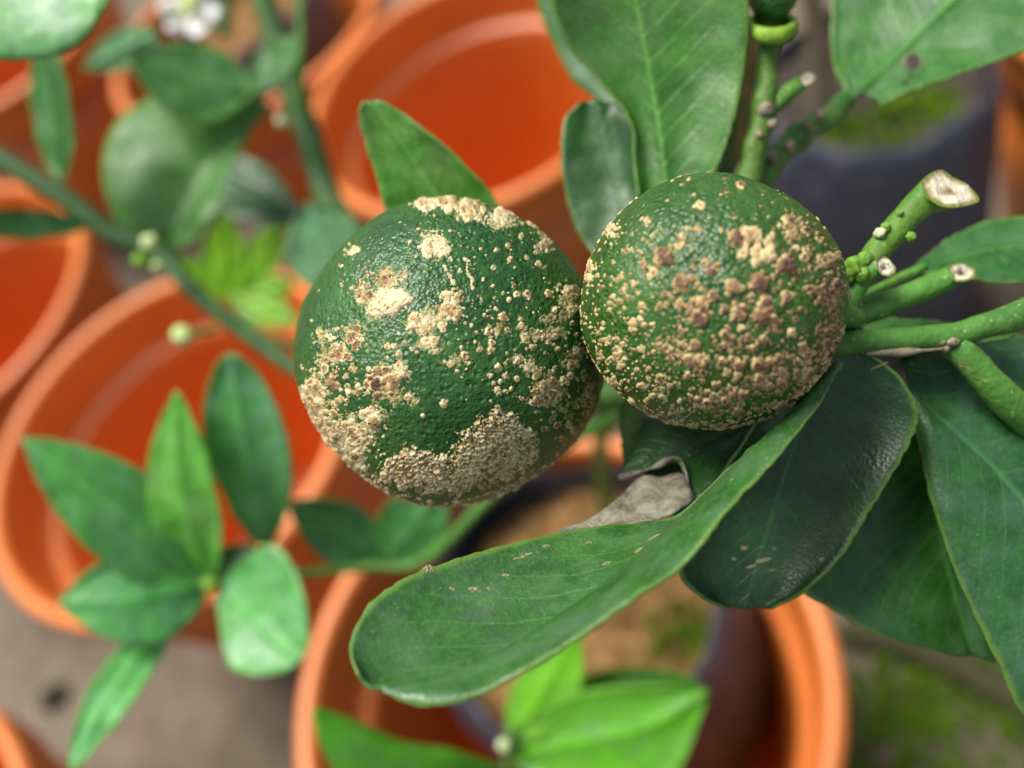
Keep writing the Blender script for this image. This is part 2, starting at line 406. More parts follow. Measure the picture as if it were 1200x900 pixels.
# ------------------------------------------------------------------ plant building blocks
def leaf(parent, M, L, R, young=False, tint=(1, 1, 1), nt_=44, nu=9, bulge=(.0006, .0006), wave=.0004, thick=.00032, seed=0, under=False, hole=None, name='leaf'):
    """M midrib, L and R margins: lists of (px, py, depth) from base to tip"""
    def c3(lst): return crom([tuple(P(*q)) for q in lst], nt_)
    m_, l_, r_ = c3(M), c3(L), c3(R)
    us = np.r_[-np.linspace(1, 0, nu+1), np.linspace(0, 1, nu+1)[1:]]
    V = np.zeros((nt_, len(us), 3)); UV = np.zeros((nt_, len(us), 2))
    for i in range(nt_):
        t = i/(nt_-1); tan = m_[min(i+1, nt_-1)]-m_[max(i-1, 0)]
        for j, u in enumerate(us):
            e = l_[i] if u < 0 else r_[i]; au = abs(u); side = e-m_[i]
            nrm = np.cross(tan, side) * (1 if u >= 0 else -1); nl = np.linalg.norm(nrm)
            nrm = nrm/nl if nl > 1e-12 else np.zeros(3)
            w = np.linalg.norm(side)
            wfac = min(1, w/.004)
            p = m_[i] + side*au
            b = bulge[0] if u < 0 else bulge[1]
            q = Vector((t*5+seed*7.3, u*2.2+seed, seed*1.7))
            h = b*4*au*(1-au)*wfac + wave*wfac*(noise.noise(q)+.5*noise.noise(q*2.3))*(.25+au) - .00025*math.exp(-(au*w/.0006)**2)*wfac
            p = p + nrm*h
            if au > .99: p = p + side/(w+1e-9)*(.00030*noise.noise(Vector((t*45, seed, u))) + .00018*noise.noise(Vector((t*110, seed, u)))) + nrm*.00022*noise.noise(Vector((t*38, seed+9, u)))
            V[i, j] = p; UV[i, j] = (u*.5+.5, t)
    n = len(us); faces = []
    for i in range(nt_-1):
        for j in range(n-1):
            if hole is not None:
                c = (UV[i, j]+UV[i+1, j+1])/2
                hx_, hy_ = pix((V[i, j]+V[i+1, j+1])/2)
                if any(math.hypot(hx_-a_, hy_-b__) < r__ for a_, b__, r__ in hole): continue
            faces.append((i*n+j, i*n+j+1, (i+1)*n+j+1, (i+1)*n+j))
    Vf = V.reshape(-1, 3); a, b_, c_, _ = faces[len(faces)//2]
    # orient: upper side towards the camera unless under
    k = [np.dot(np.cross(Vf[f[1]]-Vf[f[0]], Vf[f[3]]-Vf[f[0]]), np.array(CAM)-Vf[f[0]]) for f in faces]
    flip = sum(k) < 0
    if flip: faces = [tuple(reversed(f)) for f in faces]
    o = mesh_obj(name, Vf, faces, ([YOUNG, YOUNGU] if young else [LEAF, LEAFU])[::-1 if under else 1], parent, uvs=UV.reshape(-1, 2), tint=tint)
    sm = o.modifiers.new('thickness', 'SOLIDIFY'); sm.thickness = thick; sm.offset = -1; sm.material_offset = 1; sm.use_even_offset = False
    return o
def pix(p):
    v = Vector(p)-CAM; d = v.dot(FWD); return 600+F*v.dot(RIGHT)/d, 450+F*v.dot(DOWN)/d
def spot_on(o, x, y, rx, ry, ang, mat, name='pale_fleck', seed=0):
    """a thin pale mark lying on leaf o where the sight line through (x, y) meets it"""
    from mathutils.bvhtree import BVHTree
    off = parent_loc(o); me = o.data
    bt = BVHTree.FromPolygons([v.co+off for v in me.vertices], [tuple(p.vertices) for p in me.polygons])
    v = (P(x, y, 1)-CAM).normalized(); h, nn, _, dist = bt.ray_cast(CAM, v)
    if h is None: return
    if nn.dot(v) > 0: nn = -nn
    k = depth_of(h)/F; a = (RIGHT*math.cos(ang)+DOWN*math.sin(ang)); a = (a-nn*a.dot(nn)).normalized(); b = nn.cross(a); V = [tuple(h+nn*.00012)]; n = 18
    for q, hh in ((.6, .00011), (1, .00002)):
        for i in range(n):
            t = 2*math.pi*i/n; w = 1+.45*noise.noise(Vector((math.cos(t)*1.6+seed*5, math.sin(t)*1.6, seed)))
            V.append(tuple(h+a*(rx*k*q*w*math.cos(t))+b*(ry*k*q*w*math.sin(t))+nn*hh))
    Fc = [(0, 1+i, 1+(i+1) % n) for i in range(n)]+[(1+i, 1+n+i, 1+n+(i+1) % n, 1+(i+1) % n) for i in range(n)]
    return mesh_obj(name, V, Fc, mat, o)
def sleaf(parent, base, tip, wl, wr, bend=0., dl=0., dr=0., dmid=0., shape=(.85, .8), young=False, tint=(1, 1, 1), seed=0, under=False, bulge=(.0008, .0008), wave=.0008):
    """a leaf from base to tip (px, py, depth); half widths in px, sideways bend in px, depth offsets of the two margins"""
    b, t = np.array(base, float), np.array(tip, float); ax = t[:2]-b[:2]; ln = np.linalg.norm(ax); ax /= ln; pr = np.array((ax[1], -ax[0]))
    k_ = 1 if pr[0]*.5+pr[1]*.866 > 0 else -1; dl, dr = -k_*.55*abs(dl), k_*.55*abs(dr)     # tilted to face the sky
    M, L, R = [], [], []
    N = 13
    for i in range(N):
        s = i/(N-1); c = b+(t-b)*s; arch = 4*s*(1-s); c[:2] += pr*bend*arch; c[2] += dmid*arch
        w = math.sin(math.pi*min(1, s**shape[0]))**shape[1] if 0 < s < 1 else 0.
        w = max(w, .02)
        M.append(tuple(c)); L.append((*(c[:2]+pr*wl*w), c[2]+dl*w)); R.append((*(c[:2]-pr*wr*w), c[2]+dr*w))
    return leaf(parent, M, L, R, young, tint, seed=seed, under=under, bulge=bulge, wave=wave, nt_=36, nu=7)
def tube(parent, pts, name='branch', mat=None, n=14, tint=(1, 1, 1), cap=None, lump=.06, seg=None, seed=0, flat_end=True):
    """pts: (px, py, depth, radius in px)"""
    A = [(*P(x, y, d), r*d/F) for x, y, d, r in pts]
    return tube3(parent, A, name, mat, n, tint, lump, seg, seed)
def tube3(parent, A, name='branch', mat=None, n=14, tint=(1, 1, 1), lump=.06, seg=None, seed=0):
    seg = seg or max(10, 8*len(A)); C = crom(A, seg); V, Fc = [], []
    up = np.array((.3, .2, 1.)); 
    for i in range(seg):
        tan = C[min(i+1, seg-1), :3]-C[max(i-1, 0), :3]; tan /= np.linalg.norm(tan)+1e-12
        a = np.cross(tan, up); a /= np.linalg.norm(a); b = np.cross(tan, a); r = C[i, 3]
        for k in range(n):
            th = 2*math.pi*k/n; q = C[i, :3]+(a*math.cos(th)+b*math.sin(th))*r
            s = 1+lump*noise.noise(Vector(q)*320+Vector((seed, 0, 0)))*2
            V.append(C[i, :3]+(q-C[i, :3])*s)
    for i in range(seg-1):
        for k in range(n): Fc.append((i*n+k, i*n+(k+1) % n, (i+1)*n+(k+1) % n, (i+1)*n+k))
    V.append(C[0, :3]); V.append(C[-1, :3]); c0, c1 = len(V)-2, len(V)-1
    for k in range(n): Fc.append((c0, (k+1) % n, k)); Fc.append((c1, (seg-1)*n+k, (seg-1)*n+(k+1) % n))
    return mesh_obj(name, V, Fc, mat or STEM, parent, tint=tint)
def blob(parent, x, y, d, r, mat, name='bud', stretch=(1, 1, 1), seed=0, lump=.12, tint=(1, 1, 1)):
    bm = bmesh.new(); bmesh.ops.create_icosphere(bm, subdivisions=3, radius=1); c = P(x, y, d); R = r*d/F
    V = []
    for v in bm.verts:
        q = v.co*(1+lump*noise.noise(v.co*1.6+Vector((seed, 0, 0)))); V.append(c + RIGHT*q.x*R*stretch[0] + DOWN*q.y*R*stretch[1] + FWD*q.z*R*stretch[2])
    Fc = [tuple(v.index for v in f.verts) for f in bm.faces]; bm.free()
    return mesh_obj(name, [tuple(v) for v in V], Fc, mat, parent, tint=tint)
def cut_stub(parent, pts, poly, mat, seed=0, tint=(1, 1, 1), lump=.08, n=32):
    """a twig that ends in a rough dry cut: pts (px, py, depth, radius px); poly is the cut's outline (px, py, depth)"""
    A = [(*P(x, y, d), r*d/F) for x, y, d, r in pts]; seg = 8*len(A); C = crom(A, seg)
    pl = crom([tuple(P(*q)) for q in poly+[poly[0]]], n+1)[:-1]; pc = pl.mean(0)
    rings = []
    for i in range(seg):
        tan = C[min(i+1, seg-1), :3]-C[max(i-1, 0), :3]; tan /= np.linalg.norm(tan); a = np.cross(tan, np.array(RIGHT)*.2+np.array(DOWN)); a /= np.linalg.norm(a); b = np.cross(tan, a)
        ring = []
        for k in range(n):
            th = 2*math.pi*k/n; q = C[i, :3]+(a*math.cos(th)+b*math.sin(th))*C[i, 3]
            ring.append(C[i, :3]+(q-C[i, :3])*(1+2*lump*noise.noise(Vector(q)*330+Vector((seed, 0, 0)))))
        rings.append(np.array(ring))
    last = rings[-1]; best = None
    for rev in (0, 1):
        pp = pl[::-1] if rev else pl
        for sh in range(n):
            e = np.linalg.norm((np.roll(pp, sh, 0)-pc)-(last-C[-1, :3]))
            if best is None or e < best[0]: best = (e, np.roll(pp, sh, 0))
    pl = best[1]
    for w in (.35, .7, 1.): rings.append(last*(1-w)+pl*w)
    V = np.vstack(rings+[C[:1, :3], pc[None]]); m_ = len(rings); Fc = []
    for i in range(m_-1):
        for k in range(n): Fc.append((i*n+k, i*n+(k+1) % n, (i+1)*n+(k+1) % n, (i+1)*n+k))
    for k in range(n): Fc.append((m_*n, (k+1) % n, k))
    o = mesh_obj('cut_stub', V, Fc, mat, parent, tint=tint)
    nn = pc-C[-3, :3]; nn /= np.linalg.norm(nn); nr = 7; V = [pc+nn*.0001]; Fc = []
    for i in range(1, nr+1):
        for k in range(n):
            q = pc+(pl[k]-pc)*(i/nr)*1.0
            h = .0004*noise.noise(Vector(q)*700+Vector((seed, 0, 0)))+.00025*noise.noise(Vector(q)*1900) - .0006*(1-i/nr)**2 if i < nr else -.00005
            V.append(q+nn*(h+.00008))
    Fc += [(0, 1+k, 1+(k+1) % n) for k in range(n)]
    for i in range(nr-1):
        for k in range(n):
            a, b = 1+i*n+k, 1+i*n+(k+1) % n; Fc.append((a, a+n, b+n, b))
    mesh_obj('cut_face', V, Fc, CUT, o, attrs={'rad': [0.]+[i/nr for i in range(1, nr+1) for k in range(n)]})
    return o

# ------------------------------------------------------------------ the citrus plant that fills the foreground
soilC = on_plane(706, 612, bagC.location.z+zC)
plant = thing('citrus_plant', soilC, 'leafy citrus plant with warty fruit, rooted in the bottom pot', 'plant')
dS = depth_of(soilC)
JX = (742, 470, .185)                                       # where the trunk forks, hidden behind the fruit
def W4(x, y, d, r): return (*P(x, y, d), r)
trunk = tube3(plant, [(*(soilC+Vector((0, 0, -.01))), .0032), W4(706, 560, dS*.86, .0028), W4(704, 515, dS*.72, .0026), W4(718, 490, .215, .0024), (*P(*JX), .0022)], 'trunk', STEM, seed=4, tint=(1.3, 1.1, .9))
tube3(plant, [(*P(*JX), .0021), W4(600, 470, .190, .0020), W4(450, 480, .205, .0019), W4(360, 440, .215, .0019), W4(300, 400, .22, .0020), W4(232, 346, .222, .0021), W4(186, 298, .225, .0023), W4(130, 272, .225, .0026), W4(60, 222, .225, .0026), W4(-40, 165, .225, .0027)], 'branch', STEM, seed=5, tint=(.42, .46, .42))
tube3(plant, [(*P(*JX), .0022), W4(600, 420, .21, .0024), W4(480, 330, .235, .0028), W4(395, 250, .245, .0034), W4(362, 160, .25, .0036), W4(335, 80, .25, .0034), W4(300, -30, .25, .0032)], 'branch', STEM, seed=6, tint=(.5, .55, .5))
tube3(plant, [W4(352, 130, .245, .0012), W4(353, 60, .24, .0010), W4(350, -20, .24, .0009)], 'branch', STEM, seed=7, tint=(1.2, 1.2, .9))
tube3(plant, [W4(262, 40, .30, .0022), W4(265, -10, .30, .0024), W4(268, -50, .31, .0024)], 'branch', STEM, seed=17)
tube3(plant, [(*P(*JX), .0018), W4(600, 560, .20, .0014), W4(500, 655, .21, .0012), W4(430, 664, .213, .0011), W4(350, 672, .21, .0010), W4(250, 682, .204, .0009)], 'branch', STEM, seed=8, tint=(1, 1.05, .8))
# right-hand twigs
tube3(plant, [(*P(*JX), .0022), W4(880, 470, .165, .0022), W4(1060, 560, .148, .0023), W4(1210, 570, .138, .0024), W4(1270, 540, .122, .0022), W4(1200, 488, .1125, .0021), W4(1160, 448, .1105, .0019), W4(1118, 403, .1097, .0016)], 'branch', STEM, seed=9, tint=(1.15, 1.15, 1))
tube3(plant, [W4(968, 408, .1085, .0010), W4(985, 402, .1085, .00135), W4(1040, 399, .1090, .0015), W4(1110, 394, .1095, .00155), W4(1160, 381, .1095, .0016), W4(1215, 362, .1095, .0018), W4(1290, 340, .110, .0019)], 'branch', STEM, seed=10, tint=(.95, 1, .9), lump=.1)
s1 = cut_stub(plant, [(985, 372, .1075, 13), (1003, 334, .1085, 14), (1030, 292, .1090, 15.5), (1060, 258, .1090, 16), (1080, 238, .1088, 18.5)],
    [(1079, 212, .1078), (1090, 203, .1088), (1104, 199, .1095), (1117, 208, .1097), (1130, 214, .1096), (1142, 225, .1093), (1147, 236, .1086), (1125, 243, .1070), (1102, 242, .1064), (1085, 230, .1069)], STEM_BRIGHT, 11, (.55, .62, .6), .1)
for x, y, d, r, mt in ((1031, 273, .1076, 6.5, BUD), (1067, 277, .1078, 6, STEM_BRIGHT), (1055, 250, .1076, 4, STEM_BRIGHT), (1038, 266, .1077, 6, STEM_BRIGHT)): blob(s1, x, y, d, r, mt, 'node', seed=x, lump=.35, tint=(.8, .8, .8))
s2 = cut_stub(plant, [(985, 372, .1080, 11), (998, 345, .1075, 12), (1012, 326, .1068, 11.5), (1026, 316, .1063, 10.5)],
    [(1027, 305, .1056), (1035, 300, .1060), (1044, 306, .1062), (1050, 316, .1060), (1042, 324, .1054), (1030, 320, .1051)], STEM, 13, (1.2, 1.2, 1), .12)
for q in ((1001, 312, .1060, 13), (1014, 302, .1062, 8), (994, 321, .1062, 9), (1010, 321, .1057, 9)): blob(plant, *q, STEM_BRIGHT, 'bud', seed=q[0], lump=.45, tint=(.8, .85, .8))
s3 = cut_stub(plant, [(985, 384, .1100, 13), (1000, 371, .1105, 15), (1025, 361, .1108, 15), (1060, 347, .1110, 14.5), (1095, 333, .1112, 14), (1113, 325, .1111, 13.5)],
    [(1110, 314, .1102), (1122, 308, .1109), (1136, 311, .1113), (1144, 318, .1111), (1139, 327, .1103), (1124, 331, .1097), (1114, 326, .1097)], STEM, 14, (1.1, 1.15, 1), .07)
for q in ((1002, 356, .1092, 9), (997, 370, .1088, 8), (1006, 380, .1092, 8)): blob(s3, *q, BARK, 'node', seed=q[0], lump=.4)
for i, q in enumerate(((1108, 408, .1085, 6), (1116, 400, .1080, 7), (1104, 401, .1082, 4))): blob(plant, *q, BARK, 'node', seed=q[0], lump=.5, stretch=(1, .8, .8))
tube(plant, [(1015, 414, .1082, 2), (1045, 413, .1080, 3), (1080, 411, .1080, 3), (1106, 408, .1082, 3)], 'bark_scar', BARK, n=8, lump=.6)
# upper twig with the fruitlet
tube(plant, [(872, 232, .1240, 14), (882, 190, .1240, 13.5), (890, 150, .1238, 13), (894, 128, .1237, 15), (897, 100, .1236, 12), (900, 70, .1234, 11.5), (904, 44, .1232, 13)], 'branch', STEM_BRIGHT, seed=15, tint=(.42, .46, .5), lump=.16)
t6 = tube(plant, [(884, 215, .1270, 14), (905, 185, .1285, 15), (940, 157, .131, 15.5), (972, 133, .1335, 14), (992, 116, .135, 11)], 'branch', STEM, seed=16, lump=.26, tint=(1.0, 1.0, .8))
tw = cut_stub(plant, [(896, 132, .1236, 11), (915, 116, .124, 10.5), (934, 100, .1245, 9.5)], [(936, 90, .1240), (946, 85, .1246), (956, 88, .1249), (953, 96, .1245), (943, 101, .1238)], STEM, 18, (1.2, 1.2, .9), .1)
for q in ((905, 146, .1218, 6), (962, 136, .1305, 6), (958, 130, .131, 4), (897, 128, .1224, 9), (889, 158, .1226, 6), (925, 172, .1275, 7), (945, 148, .1290, 7), (905, 184, .1265, 8)): blob(plant, *q, BARK, 'node', seed=q[0], lump=.3)

# leaves -- (px, py, depth)
# tall leaf at the top centre
leaf(plant, [(783, 232, .1250), (772, 150, .1250), (760, 80, .1245), (745, 0, .1230), (733, -70, .1210), (728, -110, .1200)],
     [(750, 232, .1235), (745, 190, .1240), (738, 140, .1242), (700, 90, .1238), (662, 45, .1225), (645, -10, .1205), (655, -60, .1190), (700, -105, .1190)],
     [(815, 232, .1235), (840, 195, .1225), (858, 145, .1215), (871, 80, .1205), (877, 10, .1195), (865, -50, .1185), (800, -108, .1185)], bulge=(.0012, .0012), seed=1, tint=(1.45, 1.3, 1.0), nu=12)
# darker leaf behind it on the left
leaf(plant, [(770, 160, .150), (730, 60, .152), (690, -30, .152), (670, -80, .150)], [(745, 160, .152), (700, 118, .155), (672, 95, .156), (650, 55, .157), (628, 0, .157), (622, -50, .156), (645, -85, .152)],
     [(800, 160, .150), (790, 60, .150), (750, -40, .149), (700, -85, .149)], seed=2, tint=(1.0, 1.0, 1.1))
# dark edge-on leaf right of it
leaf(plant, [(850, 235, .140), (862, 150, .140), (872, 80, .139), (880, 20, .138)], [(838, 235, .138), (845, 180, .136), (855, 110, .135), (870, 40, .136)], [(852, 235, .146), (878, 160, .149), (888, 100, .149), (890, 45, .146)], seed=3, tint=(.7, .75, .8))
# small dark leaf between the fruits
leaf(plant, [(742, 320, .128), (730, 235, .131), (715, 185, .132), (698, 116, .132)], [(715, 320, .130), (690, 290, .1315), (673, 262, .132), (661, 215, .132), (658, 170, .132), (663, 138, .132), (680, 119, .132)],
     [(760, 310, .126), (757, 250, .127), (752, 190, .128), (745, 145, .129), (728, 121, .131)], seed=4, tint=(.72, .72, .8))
# upright leaf left of centre
leaf(plant, [(545, 290, .133), (510, 225, .1305), (470, 165, .1285), (432, 118, .1275)], [(480, 300, .134), (456, 258, .132), (443, 215, .1305), (428, 168, .129), (421, 135, .128), (426, 120, .1275)],
     [(610, 280, .130), (578, 232, .128), (545, 195, .127), (505, 158, .1265), (465, 130, .127), (442, 118, .1275)], seed=5, tint=(2.2, 1.75, 1.2))
# top right leaf with a hole
l6 = leaf(plant, [(1000, 113, .136), (1040, 75, .137), (1090, 25, .137), (1150, -30, .136), (1230, -90, .134)],
     [(992, 108, .137), (978, 75, .139), (974, 30, .141), (985, -30, .142), (1060, -100, .140), (1200, -110, .136)],
     [(1008, 118, .135), (1030, 121, .134), (1062, 106, .133), (1120, 86, .132), (1180, 66, .131), (1250, 30, .130), (1290, -40, .131)], seed=6, tint=(1.2, 1.15, 1.1), hole=[(1070, 73, 9), (1012, 119, 9), (1022, 122, 8), (1062, 96, 4)], nt_=120, nu=30)
tube(l6, [(1070+10*math.cos(t*.5236), 73+9*math.sin(t*.5236), .1338, 2.2) for t in range(13)], 'dried_edge', DRIED, n=7, lump=.6)
# right middle leaf with its petiole
l7 = leaf(plant, [(1070, 319, .1245), (1110, 305, .1245), (1160, 293, .124), (1230, 290, .123), (1300, 310, .122)],
     [(1066, 317, .1245), (1095, 292, .127), (1130, 270, .128), (1175, 256, .128), (1235, 255, .126), (1290, 290, .123)],
     [(1072, 321, .1245), (1100, 318, .123), (1140, 326, .1215), (1190, 331, .120), (1245, 328, .120), (1290, 318, .121)], seed=7, tint=(.85, .95, 1.0))
tube(l7, [(1000, 352, .1150, 5), (1030, 338, .118, 5), (1055, 326, .1225, 6), (1085, 312, .1243, 4)], 'petiole', STEM, seed=20, tint=(1.3, 1.3, 1))
# thin pale leaf behind the lower branch
leaf(plant, *[[(x, y, d*.94) for x, y, d in q] for q in ([(985, 395, .121), (1040, 387, .1215), (1110, 388, .122), (1190, 392, .122)], [(985, 391, .123), (1015, 377, .125), (1050, 371, .126), (1100, 377, .125), (1180, 390, .123)], [(985, 402, .120), (1040, 404, .119), (1110, 402, .119), (1180, 396, .121)])], seed=8, tint=(1.4, 1.35, 1.3))
# large right leaf
def sh(lst, k): return [(x, y, d*k) for x, y, d in lst]
def leaf_at(k, M, L, R, **kw): return leaf(plant, sh(M, k), sh(L, k), sh(R, k), **kw)
leaf_at(.93, [(1058, 418, .1235), (1085, 470, .1225), (1120, 505, .1215), (1160, 542, .1205), (1210, 600, .1195), (1270, 690, .119), (1310, 790, .119)],
     [(1052, 422, .1235), (1063, 450, .123), (1076, 520, .1215), (1102, 625, .1195), (1142, 722, .118), (1172, 782, .1175), (1212, 850, .1175), (1290, 850, .118)],
     [(1075, 410, .126), (1120, 396, .129), (1190, 390, .130), (1260, 430, .129), (1310, 520, .126), (1340, 640, .122), (1330, 760, .120)], seed=9, tint=(.8, .82, 1.3), bulge=(.001, .001))
# darker leaf beneath it
leaf_at(.915, [(1080, 480, .132), (1090, 560, .132), (1110, 660, .131), (1140, 768, .130)], [(1040, 500, .134), (975, 610, .133), (935, 682, .131), (985, 720, .129), (1030, 745, .128), (1075, 757, .1285), (1120, 770, .1295)],
     [(1110, 480, .131), (1170, 560, .130), (1210, 660, .129), (1210, 740, .129), (1165, 776, .1295)], seed=10, tint=(.75, .85, .8))
# oval leaf behind the front leaf's fold, fruit shade put into its tint
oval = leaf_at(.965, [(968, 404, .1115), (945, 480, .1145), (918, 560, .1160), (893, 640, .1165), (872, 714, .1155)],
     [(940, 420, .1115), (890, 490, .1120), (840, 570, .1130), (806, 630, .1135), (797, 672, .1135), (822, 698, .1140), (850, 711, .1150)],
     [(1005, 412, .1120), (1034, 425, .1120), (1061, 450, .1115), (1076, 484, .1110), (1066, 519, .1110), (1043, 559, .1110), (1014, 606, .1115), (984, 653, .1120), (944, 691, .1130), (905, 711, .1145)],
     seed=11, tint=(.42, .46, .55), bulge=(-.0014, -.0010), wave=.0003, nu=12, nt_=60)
# torn leaf under the right fruit
torn = leaf(plant, [(905, 470, .1125), (860, 505, .1135), (815, 530, .114), (778, 543, .1142), (728, 556, .1145)],
     [(890, 430, .1135), (840, 455, .116), (790, 470, .118), (757, 487, .1185), (741, 520, .117), (727, 551, .1147)],
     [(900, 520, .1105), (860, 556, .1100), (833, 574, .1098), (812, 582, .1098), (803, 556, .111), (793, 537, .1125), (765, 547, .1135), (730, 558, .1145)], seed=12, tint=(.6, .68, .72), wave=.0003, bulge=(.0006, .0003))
torn['label'] = 'torn leaf with a dried edge under the right fruit'
leaf(plant, [(790, 480, .121), (765, 500, .1215), (745, 520, .122), (733, 545, .122)], [(760, 445, .121), (738, 462, .1215), (726, 480, .122), (728, 520, .122), (731, 543, .122)], [(800, 490, .1205), (775, 520, .121), (757, 535, .1215), (738, 547, .122)], seed=13, under=True, tint=(1.5, 1.4, 1.1), wave=.0002)
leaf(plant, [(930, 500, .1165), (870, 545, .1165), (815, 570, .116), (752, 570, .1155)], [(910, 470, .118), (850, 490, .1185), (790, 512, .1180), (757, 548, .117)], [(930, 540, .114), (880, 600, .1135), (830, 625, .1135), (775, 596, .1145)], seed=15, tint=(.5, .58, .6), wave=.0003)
# dried grey flap and torn edge
def patch_mesh(parent, name, top, bot, n=40, k=14, mat=None, amp=.0008, thick=.00018, seed=0):
    a, b = crom([tuple(P(*q)) for q in top], n), crom([tuple(P(*q)) for q in bot], n); V, Fc = [], []
    for i in range(n):
        for j in range(k+1):
            s = j/k; q = a[i]*(1-s)+b[i]*s; e = 4*s*(1-s)
            h = amp*(noise.noise(Vector(q)*330+Vector((seed, 0, 0)))+.6*noise.noise(Vector(q)*800))
            V.append(q - np.array(FWD)*(h+amp*.6*e))
    for i in range(n-1):
        for j in range(k): Fc.append((i*(k+1)+j, (i+1)*(k+1)+j, (i+1)*(k+1)+j+1, i*(k+1)+j+1))
    o = mesh_obj(name, V, Fc, mat, parent); sm = o.modifiers.new('t', 'SOLIDIFY'); sm.thickness = thick; return o
patch_mesh(torn, 'dried_flap', [(655, 620, .1050), (684, 613, .1055), (710, 596, .1070), (732, 577, .1085), (752, 559, .1100), (775, 560, .1105), (800, 556, .1108), (806, 570, .1100)],
           [(655, 624, .1045), (685, 622, .1045), (708, 621, .1045), (735, 619, .1045), (765, 613, .1045), (790, 602, .1050), (804, 592, .1060), (813, 584, .1080)], mat=DRIED, seed=3)
tube(torn, [(725, 560, .1140, 2), (745, 554, .1134, 2.6), (768, 547, .1126, 3), (785, 538, .1118, 2.4), (797, 538, .1114, 2.4), (803, 552, .1106, 2), (807, 572, .1096, 2.4), (812, 584, .1090, 2.8), (822, 580, .1086, 1.6), (834, 573, .1086, .8)], 'dried_edge', DRIED, n=8, lump=.9, tint=(1, 1, 1))
# the big front leaf
big = leaf(plant, [(983, 422, .1006), (950, 458, .0996), (916, 500, .0990), (858, 549, .0984), (805, 600, .0977), (744, 655, .0965), (683, 704, .0946), (613, 752, .0916), (545, 784, .0886), (480, 801, .0862), (440, 803, .0850)],
     [(981, 420, .1010), (947, 455, .1004), (912, 496, .1000), (856, 545, .0997), (812, 588, .1003), (785, 606, .1022), (745, 613, .1036), (700, 618, .1036), (640, 627, .1026), (565, 645, .1002), (490, 671, .0965), (440, 700, .0930), (415, 738, .0898), (412, 765, .0878), (422, 790, .0858)],
     [(988, 425, .1000), (965, 465, .0972), (945, 492, .0955), (916, 530, .0932), (875, 574, .0908), (835, 622, .0886), (791, 667, .0868), (744, 702, .0852), (683, 744, .0838), (623, 781, .0828), (570, 812, .0824), (520, 828, .0824), (475, 822, .0831), (445, 808, .0845)],
     seed=14, tint=(1.1, .98, 1.2), bulge=(-.0010, .0012), wave=.0004, nu=14, nt_=90)
big['label'] = 'large glossy leaf in front with its near half turned up'

FLECK = soil_material('pale_dry_fleck', [(.3, (.30, .29, .12)), (.5, (.52, .50, .26)), (.8, (.68, .66, .42))], 900)
for i, (x, y, rx, ry, a) in enumerate(((503, 667, 9, 4.5, -.3), (556, 691, 7, 3.5, -.2), (574, 690, 4, 2.5, 0), (612, 652, 12, 2.2, -.5), (711, 660, 5, 3, 0), (766, 630, 9, 3.5, -.6), (748, 645, 7, 3, -.7), (592, 674, 5, 2, 0), (640, 640, 4, 2, 0), (530, 690, 4, 2, .2), (690, 636, 3.5, 2, 0))): spot_on(big, x, y, rx, ry, a, FLECK, seed=i)
for i, (x, y, rx, ry, a) in enumerate(((893, 657, 11, 2.4, -.25), (872, 642, 4, 2.5, 0), (880, 664, 6, 1.8, -.3), (963, 655, 3.5, 2.5, 0), (905, 668, 4, 1.5, -.2), (1028, 430, 13, 1.6, -.55), (860, 655, 3, 1.6, 0))): spot_on(oval, x, y, rx, ry, a, FLECK, seed=i+20)
# blurred leaves of the left-hand branches
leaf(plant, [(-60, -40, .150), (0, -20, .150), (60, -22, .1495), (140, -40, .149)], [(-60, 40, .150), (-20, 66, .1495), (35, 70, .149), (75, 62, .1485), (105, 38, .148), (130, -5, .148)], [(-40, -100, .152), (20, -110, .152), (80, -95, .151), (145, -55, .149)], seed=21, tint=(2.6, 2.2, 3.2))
sleaf(plant, (72, 215, .215), (48, 20, .205), 26, 22, seed=22, tint=(1.3, 1.25, 1.2), dl=.006, dr=-.004)
sleaf(plant, (100, 266, .225), (-60, 262, .20), 14, 20, seed=23, tint=(.8, .9, 1.0), dl=.006, dr=-.004)
# big folded leaf
leaf_at(1.14, [(318, 124, .214), (285, 150, .209), (258, 185, .205), (232, 225, .203), (205, 268, .203), (190, 296, .204)], [(312, 121, .214), (270, 104, .212), (215, 101, .209), (165, 118, .206), (131, 152, .204), (118, 205, .203), (135, 260, .203), (165, 290, .204), (184, 296, .204)],
     [(314, 130, .214), (295, 152, .208), (277, 178, .202), (265, 215, .198), (249, 252, .197), (222, 284, .199), (198, 294, .203)], seed=24, tint=(1.5, 1.35, 1.0), bulge=(.0008, .0006), wave=.0012)
sleaf(plant, (298, 108, .235), (150, 62, .222), 50, 42, seed=25, tint=(1.5, 1.35, 1.5), dl=.01, dr=-.006, bend=6)
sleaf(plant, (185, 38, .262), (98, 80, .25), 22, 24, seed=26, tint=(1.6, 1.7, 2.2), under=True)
sleaf(plant, (350, 42, .235), (290, 108, .228), 20, 22, seed=27, tint=(1.2, 1.15, 1.3), dl=.006, dr=-.003)
sleaf(plant, (225, 190, .262), (358, 262, .255), 38, 34, seed=28, tint=(.6, .68, .8), dl=.004)
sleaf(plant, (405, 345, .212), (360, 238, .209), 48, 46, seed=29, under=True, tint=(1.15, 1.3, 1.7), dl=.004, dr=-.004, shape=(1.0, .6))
for b_, t_, w1, w2, sd in (((262, 352, .285), (262, 250, .278), 26, 26, 30), ((275, 350, .285), (330, 258, .278), 22, 24, 31), ((262, 345, .285), (198, 302, .28), 20, 16, 32), ((270, 345, .285), (352, 378, .278), 18, 20, 33), ((285, 350, .284), (345, 330, .28), 18, 18, 34)):
    sleaf(plant, b_, t_, w1, w2, seed=sd, young=True, tint=(1.7, 1.15, .4))
